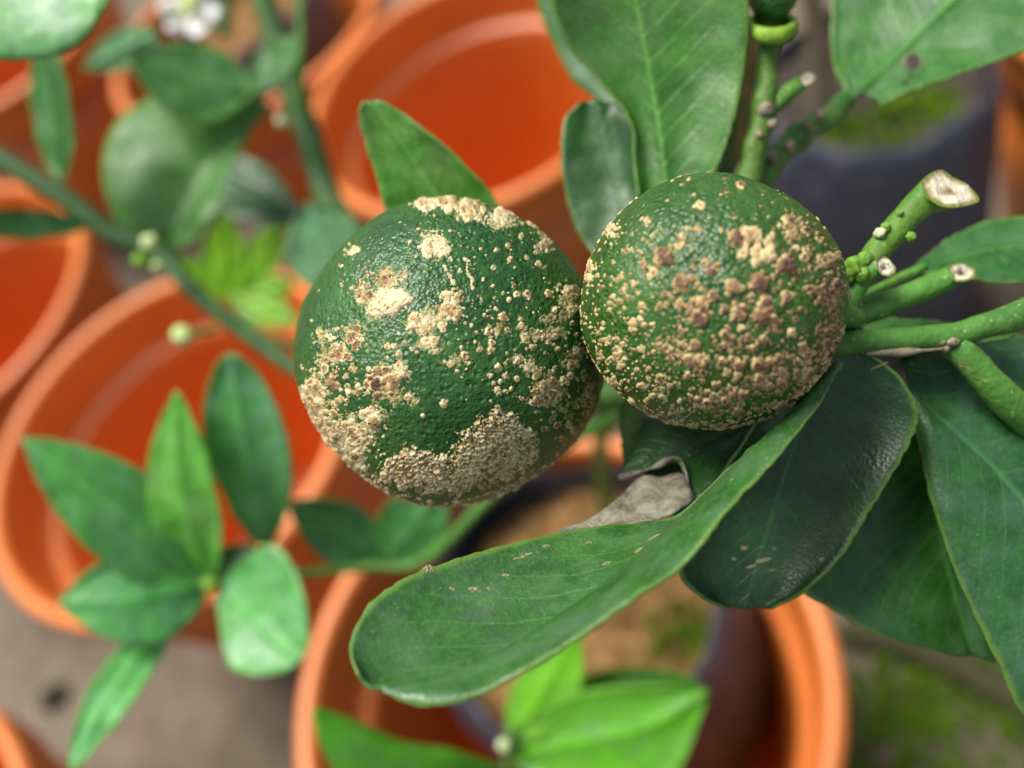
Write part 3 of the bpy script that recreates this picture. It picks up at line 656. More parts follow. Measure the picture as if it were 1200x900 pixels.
tube3(plant, [W4(268, 350, .286, .0010), W4(320, 400, .275, .0012), W4(420, 400, .262, .0014), W4(520, 350, .232, .0016)], 'branch', STEM, seed=33)
# buds on the left
for x, y, d, r in ((175, 284, .212, 9), (165, 305, .212, 9), (184, 312, .213, 6)): blob(plant, x, y, d, r, STEM_BRIGHT if x == 165 else BUD, 'bud', seed=x, lump=.25, tint=(1.1, 1.15, .9))
tube3(plant, [W4(252, 386, .217, .0006), W4(232, 390, .213, .0006), W4(218, 393, .210, .0008)], 'bud_stalk', STEM_BRIGHT, seed=3)
blob(plant, 214, 393, .209, 12, BUD, 'bud', seed=9, lump=.15, tint=(1, 1.1, .8))
blob(plant, 331, 142, .238, 8, BUD, 'bud', seed=19, lump=.15)
# white flower at the top
fl = bpy.data.objects.new('flower', None); fl.location = P(222, 14, .285) - plant.location; link(fl, plant)
for k, (tx, ty, w) in enumerate(((186, 12, 13), (200, 38, 14), (238, 42, 15), (258, 18, 14), (240, -14, 14))):
    b = np.array((222, 12, .286)); t = np.array((tx, ty, .280)); ax = t[:2]-b[:2]; ax /= np.linalg.norm(ax); pr = np.array((ax[1], -ax[0])); V, Fc = [], []
    for i in range(9):
        s = i/8; c = b+(t-b)*s; ww = w*(.35+1.0*math.sin(math.pi*min(1, s*.9+.05)))*.75
        for j in (-1, -.5, 0, .5, 1): V.append(tuple(P(*(c[:2]+pr*ww*j), c[2]-.004*s*s+.003*abs(j))))
    for i in range(8):
        for j in range(4): Fc.append((i*5+j, i*5+j+1, (i+1)*5+j+1, (i+1)*5+j))
    o = mesh_obj('petal', V, Fc, PETAL, fl); sm = o.modifiers.new('t', 'SOLIDIFY'); sm.thickness = .0008
blob(fl, 222, 6, .279, 9, BUD, 'stamens', stretch=(1, 1.6, 1.2), seed=2, tint=(1.1, 1.1, .6))
tube3(plant, [W4(222, 14, .288, .0012), W4(245, -10, .292, .0012), W4(266, -30, .30, .0014)], 'flower_stalk', STEM, seed=5)
# sprig at lower left
SP = (246, 684, .182*1.12)
spr = [((26, 514, .168), 56, 58, 41, 0, (1.5, 1.5, 1.7)), ((206, 458, .165), 40, 42, 42, 16, (2.2, 1.9, 1.3)), ((268, 414, .166), 0, 0, 43, 0, (1.7, 1.6, 2.2)),
       ((68, 705, .170), 58, 56, 44, 6, (1.5, 1.5, 2.0)), ((345, 790, .168), 50, 52, 45, 0, (1.6, 1.6, 1.9)), ((82, 905, .160), 26, 26, 46, -12, (1.6, 1.7, 2.0))]
for (tp, w1, w2, sd, bd, ti) in spr:
    tp = (tp[0], tp[1], tp[2]*1.12); ti = (ti[0]*1.4, ti[1]*1.4, ti[2]*1.5)
    if sd == 43:   # the upright one
        leaf_at(1.12, [(308, 640, .185), (296, 580, .178), (282, 500, .171), (270, 414, .167)], [(300, 640, .186), (270, 600, .181), (246, 545, .175), (237, 490, .170), (248, 440, .167), (262, 418, .1665)], [(318, 640, .185), (336, 600, .180), (343, 550, .175), (330, 490, .171), (304, 440, .169), (280, 418, .167)], seed=43, tint=ti)
    elif sd == 46:
        sleaf(plant, (200, 730, .180*1.12), tp, w1, w2, seed=sd, bend=bd, tint=ti, dl=.004, dr=-.002)
    elif sd == 45:
        leaf_at(1.12, [(256, 690, .180), (290, 715, .175), (318, 745, .171), (352, 775, .168)], [(260, 680, .180), (300, 645, .176), (325, 640, .174), (345, 668, .172), (358, 710, .169), (361, 755, .168)], [(252, 700, .180), (258, 740, .174), (268, 780, .170), (295, 791, .168), (330, 788, .167)], seed=45, tint=ti)
    else:
        sleaf(plant, SP, tp, w1, w2, seed=sd, bend=bd, tint=ti, dl=.005, dr=-.004, dmid=-.004)
sleaf(plant, (255, 690, .206), (300, 640, .21), 30, 26, seed=47, tint=(.9, 1, 1.1))
sleaf(plant, (452, 656, .215), (338, 590, .209), 36, 38, seed=48, tint=(1.0, 1.15, 1.2))
sleaf(plant, (455, 656, .215), (520, 572, .209), 42, 36, seed=49, tint=(1.3, 1.5, 1.5), shape=(.8, .65))
blob(plant, 246, 684, .200, 9, STEM_BRIGHT, 'bud', seed=4, lump=.4)

# ------------------------------------------------------------------ seedling in the bottom bag, near the camera's lower edge
def soil_at(x, y): return on_plane(x, y, bagC.location.z+zC)
sb = bagC.location + Vector((-.010, -.030, zC))
seedling = thing('citrus_seedling', sb, 'bright green young seedling growing in the bottom bag', 'plant')
tube3(seedling, [(*(sb-Vector((0, 0, .006))), .0016), W4(620, 930, .24, .0014), W4(596, 900, .225, .0013), W4(598, 868, .218, .0010), W4(600, 850, .215, .0008)], 'stem', STEM_BRIGHT, seed=2, tint=(.7, .7, .8))
sleaf(seedling, (600, 868, .218), (676, 740, .212), 34, 44, seed=51, young=True, tint=(1.25, 1.1, .7), dl=.006, dr=-.004)
leaf(seedling, [(600, 885, .220), (680, 868, .212), (760, 850, .207), (830, 812, .204)], [(604, 878, .220), (640, 830, .214), (700, 808, .209), (770, 803, .206), (828, 808, .204)], [(604, 895, .220), (650, 930, .214), (720, 945, .209), (790, 910, .205), (824, 830, .204)], seed=52, young=True, tint=(1.0, 1.0, 1.0), bulge=(.0012, .0015))
sleaf(seedling, (610, 865, .224), (822, 800, .226), 26, 34, seed=53, young=True, tint=(.42, .50, .5), bend=22)
leaf(seedling, [(590, 905, .219), (520, 900, .208), (440, 875, .200), (368, 830, .196)], [(590, 898, .219), (530, 878, .210), (470, 868, .205), (420, 845, .200), (374, 829, .196)], [(588, 915, .219), (500, 935, .207), (420, 930, .200), (378, 880, .197), (366, 838, .196)], seed=54, young=True, tint=(.75, .85, .9))
blob(seedling, 590, 873, .214, 8, BUD, 'bud', seed=3)

# sapling in the tall bag at right and in the top-left bag: stems only in view
trk = on_plane(965, 150, bagK.location.z+zK)
sapl = thing('citrus_sapling', trk, 'grey brown sapling stem rising from the tall bag at right', 'plant')
tube3(sapl, [(*(trk-Vector((0, 0, .006))), .0062), (*(trk+Vector((.002, .004, .05))), .0056), (*(trk+Vector((.0, .012, .12))), .005), (*(trk+Vector((.004, .022, .24))), .0042)], 'trunk', BARK, seed=8, tint=(1.0, .95, .95))

# ------------------------------------------------------------------ fruit
def fruit_ray(c, R, x, y):
    x, y = float(x), float(y)
    v = (FWD + (x-600)/F*RIGHT + (y-450)/F*DOWN).normalized(); oc = CAM-c; b = oc.dot(v); q = b*b-(oc.dot(oc)-R*R)
    if q < 0:
        t = -b; p = CAM+v*t; return (p-c).normalized()
    return (CAM+v*(-b-math.sqrt(q))-c).normalized()
def fruit_r(n, seed):
    return 1.006 - .03*n.dot(DOWN)**2*(1 if seed > 5 else -.2) + .045*noise.noise(n*1.15+Vector((seed, 0, 0))) + .008*noise.noise(n*4+Vector((0, seed, 0)))
def peel_mesh(parent, c, R, seed, mat, N=84):
    V, Fc, idx = [], [], {}
    def vid(p):
        k = tuple(round(q*1e5) for q in p)
        if k not in idx:
            n = Vector(p).normalized(); idx[k] = len(V)
            h = R*fruit_r(n, seed) + .00010*noise.noise(n*R*900)
            V.append(c+n*h)
        return idx[k]
    for ax in range(3):
        for sg in (-1, 1):
            g = []
            for i in range(N+1):
                row = []
                for j in range(N+1):
                    a, b = math.tan((i/N-.5)*math.pi/2), math.tan((j/N-.5)*math.pi/2); p = [0, 0, 0]; p[ax] = sg; p[(ax+1) % 3] = a; p[(ax+2) % 3] = b
                    q = Vector(p).normalized(); row.append(vid(q))
                g.append(row)
            for i in range(N):
                for j in range(N):
                    f = (g[i][j], g[i+1][j], g[i+1][j+1], g[i][j+1]); Fc.append(f if sg > 0 else tuple(reversed(f)))
    return mesh_obj('peel', [tuple(v) for v in V], Fc, mat, parent)
_b = bmesh.new(); bmesh.ops.create_icosphere(_b, subdivisions=2, radius=1); ICO2 = ([v.co.copy() for v in _b.verts], [tuple(v.index for v in f.verts) for f in _b.faces]); _b.free()
_b = bmesh.new(); bmesh.ops.create_icosphere(_b, subdivisions=3, radius=1); ICO3 = ([v.co.copy() for v in _b.verts], [tuple(v.index for v in f.verts) for f in _b.faces]); _b.free()
_b = bmesh.new(); bmesh.ops.create_icosphere(_b, subdivisions=1, radius=1); ICO1 = ([v.co.copy() for v in _b.verts], [tuple(v.index for v in f.verts) for f in _b.faces]); _b.free()
class Scab:
    """collects lumps on a fruit into one mesh"""
    def __init__(s, c, R, seed, mat): s.c, s.R, s.seed, s.mat = c, R, seed, mat; s.V, s.F, s.B = [], [], []
    def lump(s, n, r, h=.55, brown=(.15, .3), rough=.35, ico=None):
        sd = RND.uniform(0, 99); ico = ico or (ICO3 if r > .0009 else ICO2 if r > .00022 else ICO1); base = len(s.V)
        a = n.orthogonal().normalized(); b = n.cross(a); ph = RND.uniform(0, 6.28); a, b = a*math.cos(ph)+b*math.sin(ph), b*math.cos(ph)-a*math.sin(ph)
        ex = RND.uniform(.8, 1.25); surf = s.R*fruit_r(n, s.seed)
        for v in ico[0]:
            k = 1 + rough*noise.noise(v*1.5+Vector((sd, 0, 0))) + rough*.55*noise.noise(v*3.6+Vector((0, sd, 0)))
            p = n*(surf - r*h*.12) + a*(v.x*r*k*ex) + b*(v.y*r*k/ex) + n*(v.z*r*h*k)
            s.V.append(tuple(s.c+p)); t = min(1, max(0, (v.z-.25)/.45)); s.B.append(brown[0]*(1-t)+brown[1]*t)
        s.F += [tuple(base+i for i in f) for f in ico[1]]
    def build(s, parent, name, stuff=False):
        o = mesh_obj(name, s.V, s.F, s.mat, parent, attrs={'brown': s.B})
        if stuff: o['kind'] = 'stuff'
        return o
def crust(parent, c, R, seed, mat, poly, px, h0=.00030, ragged=9., step=1.0, brown=.28, name='scab_crust'):
    """a crust over a polygon (photo pixels) that follows the fruit surface, ragged margin, cracked relief"""
    pl = np.array(poly, float); x0, y0 = pl.min(0)-ragged; x1, y1 = pl.max(0)+ragged
    xs, ys = np.arange(x0, x1, step), np.arange(y0, y1, step); X, Y = np.meshgrid(xs, ys)
    ins = np.zeros(X.shape, bool); dist = np.full(X.shape, 1e9); k = len(pl)
    for i in range(k):
        a, b = pl[i], pl[(i+1) % k]; ab = b-a; t = np.clip(((X-a[0])*ab[0]+(Y-a[1])*ab[1])/(ab@ab), 0, 1)
        dist = np.minimum(dist, np.hypot(X-a[0]-t*ab[0], Y-a[1]-t*ab[1]))
        cr = ((a[1] > Y) != (b[1] > Y)) & (X < (b[0]-a[0])*(Y-a[1])/(b[1]-a[1]+1e-12)+a[0]); ins ^= cr
    sd = np.where(ins, dist, -dist); V, B, ED, idx = [], [], [], -np.ones(X.shape, int)
    for i in range(X.shape[0]):
        for j in range(X.shape[1]):
            q = Vector((X[i, j]*.09, Y[i, j]*.09, seed))
            s = sd[i, j] + ragged*(noise.noise(q)+.6*noise.noise(q*2.6)+.4*noise.noise(q*6))
            if s < -2.5: continue
            n = fruit_ray(c, R, X[i, j], Y[i, j])
            rid = 1-abs(noise.noise(q*Vector((1.2, 1.9, 1)).length*.8 if False else Vector((q.x*1.6, q.y*2.6, q.z))))
            crack = max(0, rid-.88)*8
            fr = noise.noise(Vector((q.x*1.5, q.y*3.2, q.z)))+.7*noise.noise(Vector((q.x*3.4+q.y*2, q.y*6.5, q.z)))+.25*noise.noise(q*11)
            hh = h0*min(1, s/7) + (h0*.75*fr - h0*.8*crack)*min(1, max(0, s+1)/5)
            if s < 0: hh = min(hh, h0*s*.25)
            V.append(tuple(c+n*(R*fruit_r(n, seed)+hh))); B.append(brown - .15*fr + .5*crack + .12*noise.noise(q*.8)); ED.append(max(0, 1-max(hh, 0)/(h0*.55))); idx[i, j] = len(V)-1
    Fc = []
    for i in range(X.shape[0]-1):
        for j in range(X.shape[1]-1):
            f = (idx[i, j], idx[i+1, j], idx[i+1, j+1], idx[i, j+1])
            if min(f) >= 0: Fc.append(tuple(int(z) for z in f))
    if Fc: return mesh_obj(name, V, Fc, mat, parent, attrs={'brown': B, 'edge': ED})

def relief(parent, c, R, seed, mat, bumps, mpp, name, step=.85, stuff=False):
    """one scab patch as a raised skin: bumps are (px, py, radius px, height factor, skirt tone, cap tone, crater)"""
    B = np.array(bumps, float); x0, y0 = (B[:, :2]-B[:, 2:3]*1.5).min(0); x1, y1 = (B[:, :2]+B[:, 2:3]*1.5).max(0)
    X, Y = np.meshgrid(np.arange(x0, x1+step, step), np.arange(y0, y1+step, step)); H = np.full(X.shape, -1.); T = np.zeros(X.shape); RX = np.zeros(X.shape)
    nz = np.zeros(X.shape); n2 = np.zeros(X.shape)
    near = np.zeros(X.shape, bool)
    for bx, by, br, *_ in B: near |= np.hypot(X-bx, Y-by) < br*1.45
    for i, j in zip(*np.nonzero(near)):
        q = Vector((X[i, j]*.16, Y[i, j]*.16, seed)); nz[i, j] = noise.noise(q); n2[i, j] = noise.noise(q*2.7)+.6*noise.noise(q*5.5)
    for k, (bx, by, br, hf, t0, t1, cr) in enumerate(B):
        dx, dy = X-bx, Y-by; an = np.arctan2(dy, dx); wob = 1+.16*np.sin(2*an+k*1.7)+.10*np.sin(3*an+k*2.9)+.30*nz+.10*n2
        rho = np.hypot(dx, dy)/(br*wob); d = np.clip(1-rho**2, -.6, 1)
        h = br*hf*np.where(d > 0, np.sqrt(np.maximum(d, 0))*.75+d*.25, d*.5) - br*hf*cr*np.exp(-(rho/.38)**2)
        cap = np.clip((d-.35)/.35, 0, 1); up = h > H; H = np.where(up, h, H); T = np.where(up, t0+(t1-t0)*cap+cr*.5*np.exp(-(rho/.4)**2), T); RX = np.where(up, br, RX)
    H = H + np.minimum(RX, 6)*(.10*n2)*(H > -.2); keep = near & (H > -.35)
    idx = -np.ones(X.shape, int); V, A, E = [], [], []
    for i, j in zip(*np.nonzero(keep)):
        n = fruit_ray(c, R, X[i, j], Y[i, j]); idx[i, j] = len(V)
        V.append(tuple(c+n*(R*fruit_r(n, seed)+max(H[i, j], -.5)*mpp))); A.append(T[i, j]-.10*n2[i, j]); E.append(max(0, 1-max(H[i, j], 0)/1.1))
    Fc = []
    for i in range(X.shape[0]-1):
        for j in range(X.shape[1]-1):
            f = (idx[i, j], idx[i+1, j], idx[i+1, j+1], idx[i, j+1])
            if min(f) >= 0: Fc.append(tuple(int(z) for z in f))
    if not Fc: return
    o = mesh_obj(name, V, Fc, mat, parent, attrs={'brown': A, 'edge': E})
    if stuff: o['kind'] = 'stuff'
    return o
def build_fruit(c, R, seed, label, peel, mat, conv, clusters, dots, crusts, randoms, hmul=1., rmul=1.):
    t = thing('citrus_fruit', c, label, 'fruit', 'warty green citrus fruits'); peel_mesh(t, c, R, seed, peel)
    k = conv[2]; mpp = depth_of(c)*.88/F
    def px(x, y): return conv[0]+x*k, conv[1]+y*k
    def vis(x, y):      # on the visible face, clear of the limb
        v = (FWD + (x-600)/F*RIGHT + (y-450)/F*DOWN).normalized(); oc = CAM-c; b = oc.dot(v); return b*b-(oc.dot(oc)-(R*.985)**2) > 0
    specks = Scab(c, R, seed, mat)
    def put_limb(x, y, r, b0, b1): specks.lump(fruit_ray(c, R, x, y), r*mpp, RND.uniform(.6, .9), (b0, b1), .4)
    for (x, y, rx, ry, n, r0, r1, b0, b1) in clusters:
        bumps = []
        for i in range(int(n*(1.2 if seed < 5 else .85))):
            a, q = RND.uniform(0, 6.283), RND.random()**.6; rr = (r0+(r1-r0)*RND.random()**1.6)*rmul*k*RND.choice((.45, .6, .8, 1, 1.25))
            bx, by = px(x+rx*q*math.cos(a), y+ry*q*math.sin(a))
            if not vis(bx, by): put_limb(bx, by, rr, b0, b1); continue
            bumps.append((bx, by, rr, RND.uniform(.35, .75)*hmul, b0+RND.uniform(-.1, .08), b1+RND.uniform(-.18, .22), RND.choice((0, 0, .25, .5))))
        for i in range(n//2):
            a, q = RND.uniform(0, 6.283), RND.uniform(.9, 1.6); bx, by = px(x+(rx+4)*q*math.cos(a), y+(ry+4)*q*math.sin(a))
            if vis(bx, by): bumps.append((bx, by, RND.uniform(2.4, 5.5)*k, .7*hmul, b0, b1, 0))
        for i in range(max(1, n//5) if rx < 80 and seed < 5 else 0):        # thin stained crust between the lumps
            a, q = RND.uniform(0, 6.283), .8*math.sqrt(RND.random()); bx, by = px(x+rx*q*math.cos(a), y+ry*q*math.sin(a))
            if vis(bx, by): bumps.append((bx, by, r1*1.5*k, .06, b0+.08, b0+.16, 0))
        if bumps: relief(t, c, R, seed, mat, bumps, mpp, 'scab_patch')
    for (x, y, r, b0, b1) in dots:
        bx, by = px(x, y)
        if r*k > 4.0 and vis(bx, by):
            bb = [(bx, by, r*k, RND.uniform(.55, .8)*hmul, b0, b1, RND.choice((0, .2, .35)))]
            for _ in range(6 if r*k > 6 else 2):
                a = RND.uniform(0, 6.28); q = RND.uniform(.7, 1.2); bb.append((bx+r*k*q*math.cos(a), by+r*k*q*math.sin(a), r*k*RND.uniform(.2, .5), .6*hmul, b0, (b0+b1)/2, 0))
            relief(t, c, R, seed, mat, bb, mpp, 'wart', .7)
        else: specks.lump(fruit_ray(c, R, bx, by), r*k*mpp, .65, (b0, b1), .25)
    for (x0, y0, x1, y1, n, r0, r1, b0, b1) in randoms:
        for i in range(n):
            nn = fruit_ray(c, R, *px(RND.uniform(x0, x1), RND.uniform(y0, y1))); specks.lump(nn, (r0+(r1-r0)*RND.random()**2)*k*mpp, .6, (b0, b1), .35)
    # crowded small warts round the lower limb
    vw = (CAM-c).normalized(); low = (DOWN*.9-RIGHT*.15 if seed < 5 else DOWN*.7+RIGHT*.2).normalized()
    for i in range(5200):
        nn = Vector((RND.gauss(0, 1), RND.gauss(0, 1), RND.gauss(0, 1))).normalized(); e = nn.dot(vw)
        if -.15 < e < .42 and nn.dot(low) > RND.uniform(.25, .95): specks.lump(nn, RND.uniform(.00012, .00042)*RND.choice((.7, 1, 1.3)), RND.uniform(.5, .9), (.0, RND.uniform(.1, .4)), .45, ICO1 if RND.random() < .5 else ICO2)
    # the far side carries the same scab, sparsely
    for i in range(260):
        nn = Vector((RND.gauss(0, 1), RND.gauss(0, 1), RND.gauss(0, 1))).normalized()
        if nn.dot((CAM-c).normalized()) < .05: specks.lump(nn, RND.uniform(.0002, .0008), .55, (.1, .35), .4)
    specks.build(t, 'scab_specks', True)
    for i, (poly, h0, rg, br) in enumerate(crusts): crust(t, c, R, seed, mat, [px(*q) for q in poly], mpp, h0, rg, .9, br)
    return t

cL, RL = P(529, 412, .1155), .01835
cR, RR = P(831, 354, .1022), .01390
P0, P1, P2, P3 = (-.08, .02), (.0, .22), (.06, .45), (.12, .62)     # pale ... brown
clL = [(375, 108, 48, 18, 24, 8, 15, *P1), (455, 125, 34, 22, 16, 8, 15, *P1), (538, 132, 38, 18, 15, 9, 17, *P0), (615, 155, 26, 12, 9, 6, 11, *P1), (635, 200, 28, 18, 11, 6, 12, *P1),
       (362, 215, 34, 22, 11, 12, 20, *P0), (186, 320, 18, 30, 11, 7, 12, *P2), (248, 292, 36, 16, 12, 7, 12, *P2), (248, 352, 28, 26, 8, 18, 26, -.1, -.05), (402, 362, 34, 30, 22, 8, 14, *P1),
       (340, 408, 44, 28, 22, 8, 15, *P0), (355, 455, 22, 16, 5, 12, 18, *P1), (95, 435, 28, 16, 9, 6, 11, *P1), (118, 482, 34, 24, 18, 7, 13, *P2), (160, 442, 18, 28, 10, 7, 12, *P2),
       (235, 555, 40, 40, 24, 9, 17, *P3), (272, 530, 16, 18, 5, 10, 15, *P0), (210, 640, 26, 20, 9, 10, 17, *P1), (65, 600, 26, 66, 46, 7, 14, *P1), (82, 690, 30, 48, 36, 7, 14, *P1), (155, 690, 58, 44, 48, 8, 15, *P1),
       (640, 570, 36, 40, 30, 8, 14, *P2), (608, 520, 16, 14, 4, 9, 13, *P1), (702, 507, 12, 16, 4, 8, 12, *P1), (700, 345, 18, 30, 16, 7, 12, *P1), (625, 435, 44, 14, 16, 6, 11, *P1), (668, 430, 12, 12, 5, 7, 10, *P1),
       (575, 490, 14, 18, 8, 5, 8, *P1), (505, 420, 22, 16, 10, 6, 9, *P1), (405, 502, 15, 14, 7, 7, 10, *P1), (157, 225, 12, 9, 6, 6, 9, *P1), (300, 590, 8, 8, 3, 8, 10, *P1), (720, 470, 10, 26, 9, 5, 9, *P2), (740, 580, 16, 50, 14, 5, 9, *P2)]
doL = [(112, 553, 17, .45, .55), (506, 475, 10, *P2), (525, 516, 10, *P1), (545, 538, 9, *P1), (523, 575, 11, *P1), (505, 538, 7, *P1), (513, 557, 7, *P1), (530, 552, 7, *P1), (556, 570, 7, *P1), (598, 330, 10, *P2), (572, 332, 9, *P1), (553, 343, 8, *P1),
       (537, 388, 12, *P2), (490, 383, 6, *P1), (456, 410, 6, *P1), (385, 606, 10, *P1), (335, 634, 7, *P1), (245, 463, 9, *P1), (303, 207, 8, *P1), (325, 175, 7, *P1), (402, 175, 6, *P1), (130, 262, 7, *P0), (70, 322, 5, *P1), (305, 470, 7, *P1),
       (480, 217, 6, *P1), (439, 487, 11, *P1), (431, 466, 6, *P1), (420, 525, 6, *P1), (450, 505, 6, *P1), (585, 412, 11, *P1), (650, 330, 10, *P2), (685, 548, 11, *P1), (280, 160, 5, *P1), (560, 290, 4, *P1), (158, 520, 9, .3, .5), (175, 565, 10, *P1), (695, 650, 6, *P1), (725, 655, 6, *P1),
       (200, 520, 8, *P1), (318, 478, 6, *P1), (640, 290, 5, *P1), (665, 390, 6, *P1), (612, 378, 5, *P1)]
for line in (((388, 262), (394, 275), (402, 287), (408, 298), (413, 308)), ((438, 242), (448, 248), (444, 268), (450, 284), (460, 292), (456, 306), (462, 318))):
    for i in range(len(line)-1):
        for s in (0, .35, .7): doL.append((line[i][0]*(1-s)+line[i+1][0]*s, line[i][1]*(1-s)+line[i+1][1]*s, RND.uniform(4, 6.5), .0, .08))
crL = [([(218, 792), (238, 745), (296, 706), (352, 722), (400, 716), (425, 690), (468, 650), (520, 618), (572, 640), (612, 676), (632, 722), (600, 765), (552, 800), (470, 812), (400, 822), (300, 812)], .00032, 11., .10)]
clL += [(560, 480, 120, 110, 34, 4, 8, *P1), (120, 600, 90, 90, 50, 5, 10, *P1), (450, 300, 120, 90, 16, 4, 7, *P1), (200, 420, 110, 90, 26, 4, 8, *P1), (680, 620, 70, 90, 34, 4, 8, *P2), (600, 250, 90, 80, 18, 4, 7, *P1), (150, 740, 60, 40, 40, 5, 10, *P0), (680, 420, 60, 80, 26, 4, 9, *P1)]
raL = [(130, 790, 600, 862, 130, 3, 8, .1, .3), (420, 330, 720, 620, 60, 2, 4.5, .1, .3), (30, 500, 230, 780, 90, 3, 8, .1, .35), (640, 560, 790, 740, 55, 3, 7, .15, .4), (100, 150, 300, 500, 35, 2, 4.5, .1, .3), (330, 140, 640, 330, 35, 2, 4.5, .1, .3), (520, 760, 700, 850, 60, 3, 8, .15, .4)]
build_fruit(cL, RL, 3.1, 'left citrus fruit, larger and darker green, with a broad tan scab patch', PEEL, SCAB, (340, 190, .4668), clL, doL, crL, raL, hmul=.85)

clR = [(605, 300, 58, 50, 22, 14, 26, -.05, .1), (545, 255, 30, 20, 8, 12, 18, *P3), (720, 230, 36, 48, 32, 8, 16, *P2), (815, 340, 34, 34, 26, 8, 14, *P1), (838, 470, 22, 80, 50, 7, 13, *P3), (815, 590, 24, 60, 40, 7, 13, *P3),
       (745, 640, 38, 60, 38, 8, 14, *P1), (560, 580, 58, 28, 28, 8, 16, *P3), (370, 610, 56, 50, 40, 7, 13, *P2), (430, 650, 36, 30, 24, 7, 13, *P2), (450, 770, 38, 36, 30, 8, 14, *P2), (530, 755, 56, 30, 32, 7, 12, *P2), (650, 690, 46, 56, 42, 8, 14, *P2), (600, 700, 40, 30, 20, 8, 13, *P2),
       (290, 735, 56, 46, 44, 6, 11, *P1), (150, 650, 46, 56, 56, 5, 10, *P0), (150, 720, 40, 30, 30, 5, 10, *P0), (140, 580, 28, 18, 12, 6, 10, *P1), (65, 360, 20, 46, 40, 6, 11, *P0), (140, 230, 24, 32, 32, 6, 12, *P0), (203, 130, 24, 10, 12, 5, 9, *P0),
       (205, 392, 46, 20, 14, 6, 10, *P1), (380, 275, 28, 30, 15, 7, 12, *P1), (268, 250, 24, 12, 7, 6, 9, *P1), (212, 305, 30, 10, 9, 6, 8, *P1), (310, 475, 24, 10, 7, 8, 12, *P1), (285, 352, 40, 26, 14, 7, 11, *P1), (245, 525, 36, 14, 11, 7, 11, *P1),
       (500, 625, 24, 66, 24, 8, 12, *P2), (380, 405, 40, 26, 16, 9, 15, *P2), (450, 355, 28, 26, 12, 8, 14, *P2), (420, 490, 36, 40, 18, 10, 17, *P2), (610, 440, 30, 26, 12, 10, 18, *P2), (690, 435, 22, 18, 9, 8, 13, *P1), (635, 505, 34, 26, 14, 9, 15, *P3), (545, 490, 30, 24, 10, 9, 15, *P3), (560, 800, 60, 22, 24, 6, 11, *P2), (660, 780, 40, 24, 20, 6, 11, *P2), (230, 600, 30, 26, 14, 5, 9, *P0), (780, 420, 30, 30, 18, 7, 12, *P3), (310, 590, 26, 20, 12, 6, 10, *P2)]
doR = [(535, 265, 24, .35, .62), (680, 350, 28, .35, .62), (600, 405, 28, .4, .66), (525, 415, 25, .1, .4), (315, 322, 28, .25, .6), (365, 400, 24, .25, .55), (420, 508, 27, .2, .55), (428, 466, 20, .1, .4), (365, 470, 17, *P2), (545, 497, 20, *P3), (610, 505, 25, .3, .62), (650, 515, 18, *P3), (465, 440, 16, *P2), (600, 650, 19, *P3), (545, 655, 17, *P3), (705, 555, 15, *P1),
       (418, 238, 11, *P1), (552, 97, 14, *P2), (425, 165, 15, *P0), (410, 165, 10, *P0), (500, 75, 10, *P2), (370, 100, 10, *P1), (340, 85, 8, *P1), (390, 82, 10, *P1), (615, 167, 9, *P2), (533, 203, 8, *P1), (510, 122, 8, *P1), (490, 128, 7, *P1), (405, 128, 8, *P1), (325, 148, 7, *P1), (622, 125, 6, *P1), (697, 138, 9, *P2),
       (265, 212, 11, *P1), (247, 205, 9, *P1), (160, 342, 8, *P1), (107, 377, 10, *P1), (130, 380, 8, *P1), (235, 435, 9, *P1), (100, 487, 9, *P1), (60, 465, 8, *P0), (365, 548, 12, *P2), (215, 545, 13, *P1), (245, 475, 12, *P1), (805, 235, 8, *P1), (95, 265, 11, *P0), (170, 230, 10, *P0), (190, 480, 9, *P1), (330, 440, 9, *P1), (490, 240, 9, *P1), (455, 320, 6, *P1)]
clR += [(600, 560, 150, 110, 34, 7, 13, *P2), (420, 420, 130, 110, 26, 6, 12, *P2), (260, 640, 110, 100, 46, 5, 10, *P1), (480, 720, 150, 80, 50, 6, 12, *P2), (700, 420, 110, 130, 34, 6, 13, *P3), (640, 270, 90, 60, 14, 6, 12, *P1),
        (720, 680, 70, 80, 30, 6, 12, *P2), (230, 430, 120, 90, 26, 5, 9, *P1), (250, 260, 110, 70, 14, 5, 9, *P1), (130, 480, 50, 90, 26, 5, 9, *P1), (330, 790, 110, 40, 34, 5, 10, *P1), (770, 300, 50, 70, 20, 6, 12, *P2)]
raR = [(60, 180, 420, 560, 60, 3, 6, .0, .3), (240, 560, 800, 820, 90, 4, 8, .05, .4), (120, 560, 420, 800, 80, 3, 7, .0, .3), (300, 790, 680, 865, 90, 4, 10, .05, .4), (320, 70, 720, 240, 40, 3, 6, .0, .3), (780, 330, 875, 680, 120, 5, 11, .05, .5), (30, 280, 120, 700, 90, 4, 9, -.05, .2)]
build_fruit(cR, RR, 8.4, 'right citrus fruit, smaller and densely covered in brown warts', PEEL2, SCAB2, (660, 180, .3778), clR, doR, [], raR, hmul=1.25, rmul=1.02)

tube3(plant, [(*(cL-(CAM-cL).normalized()*RL*.9+RIGHT*.004), .0014), W4(600, 440, .150, .0013), W4(660, 465, .17, .0014), (*P(*JX), .0016)], 'fruit_stalk', STEM, seed=41)
tube3(plant, [(*(cR+RIGHT*RR*.93+FWD*.003), .0016), W4(985, 365, .1075, .0016), W4(1000, 372, .1095, .0016)], 'fruit_stalk', STEM, seed=42)
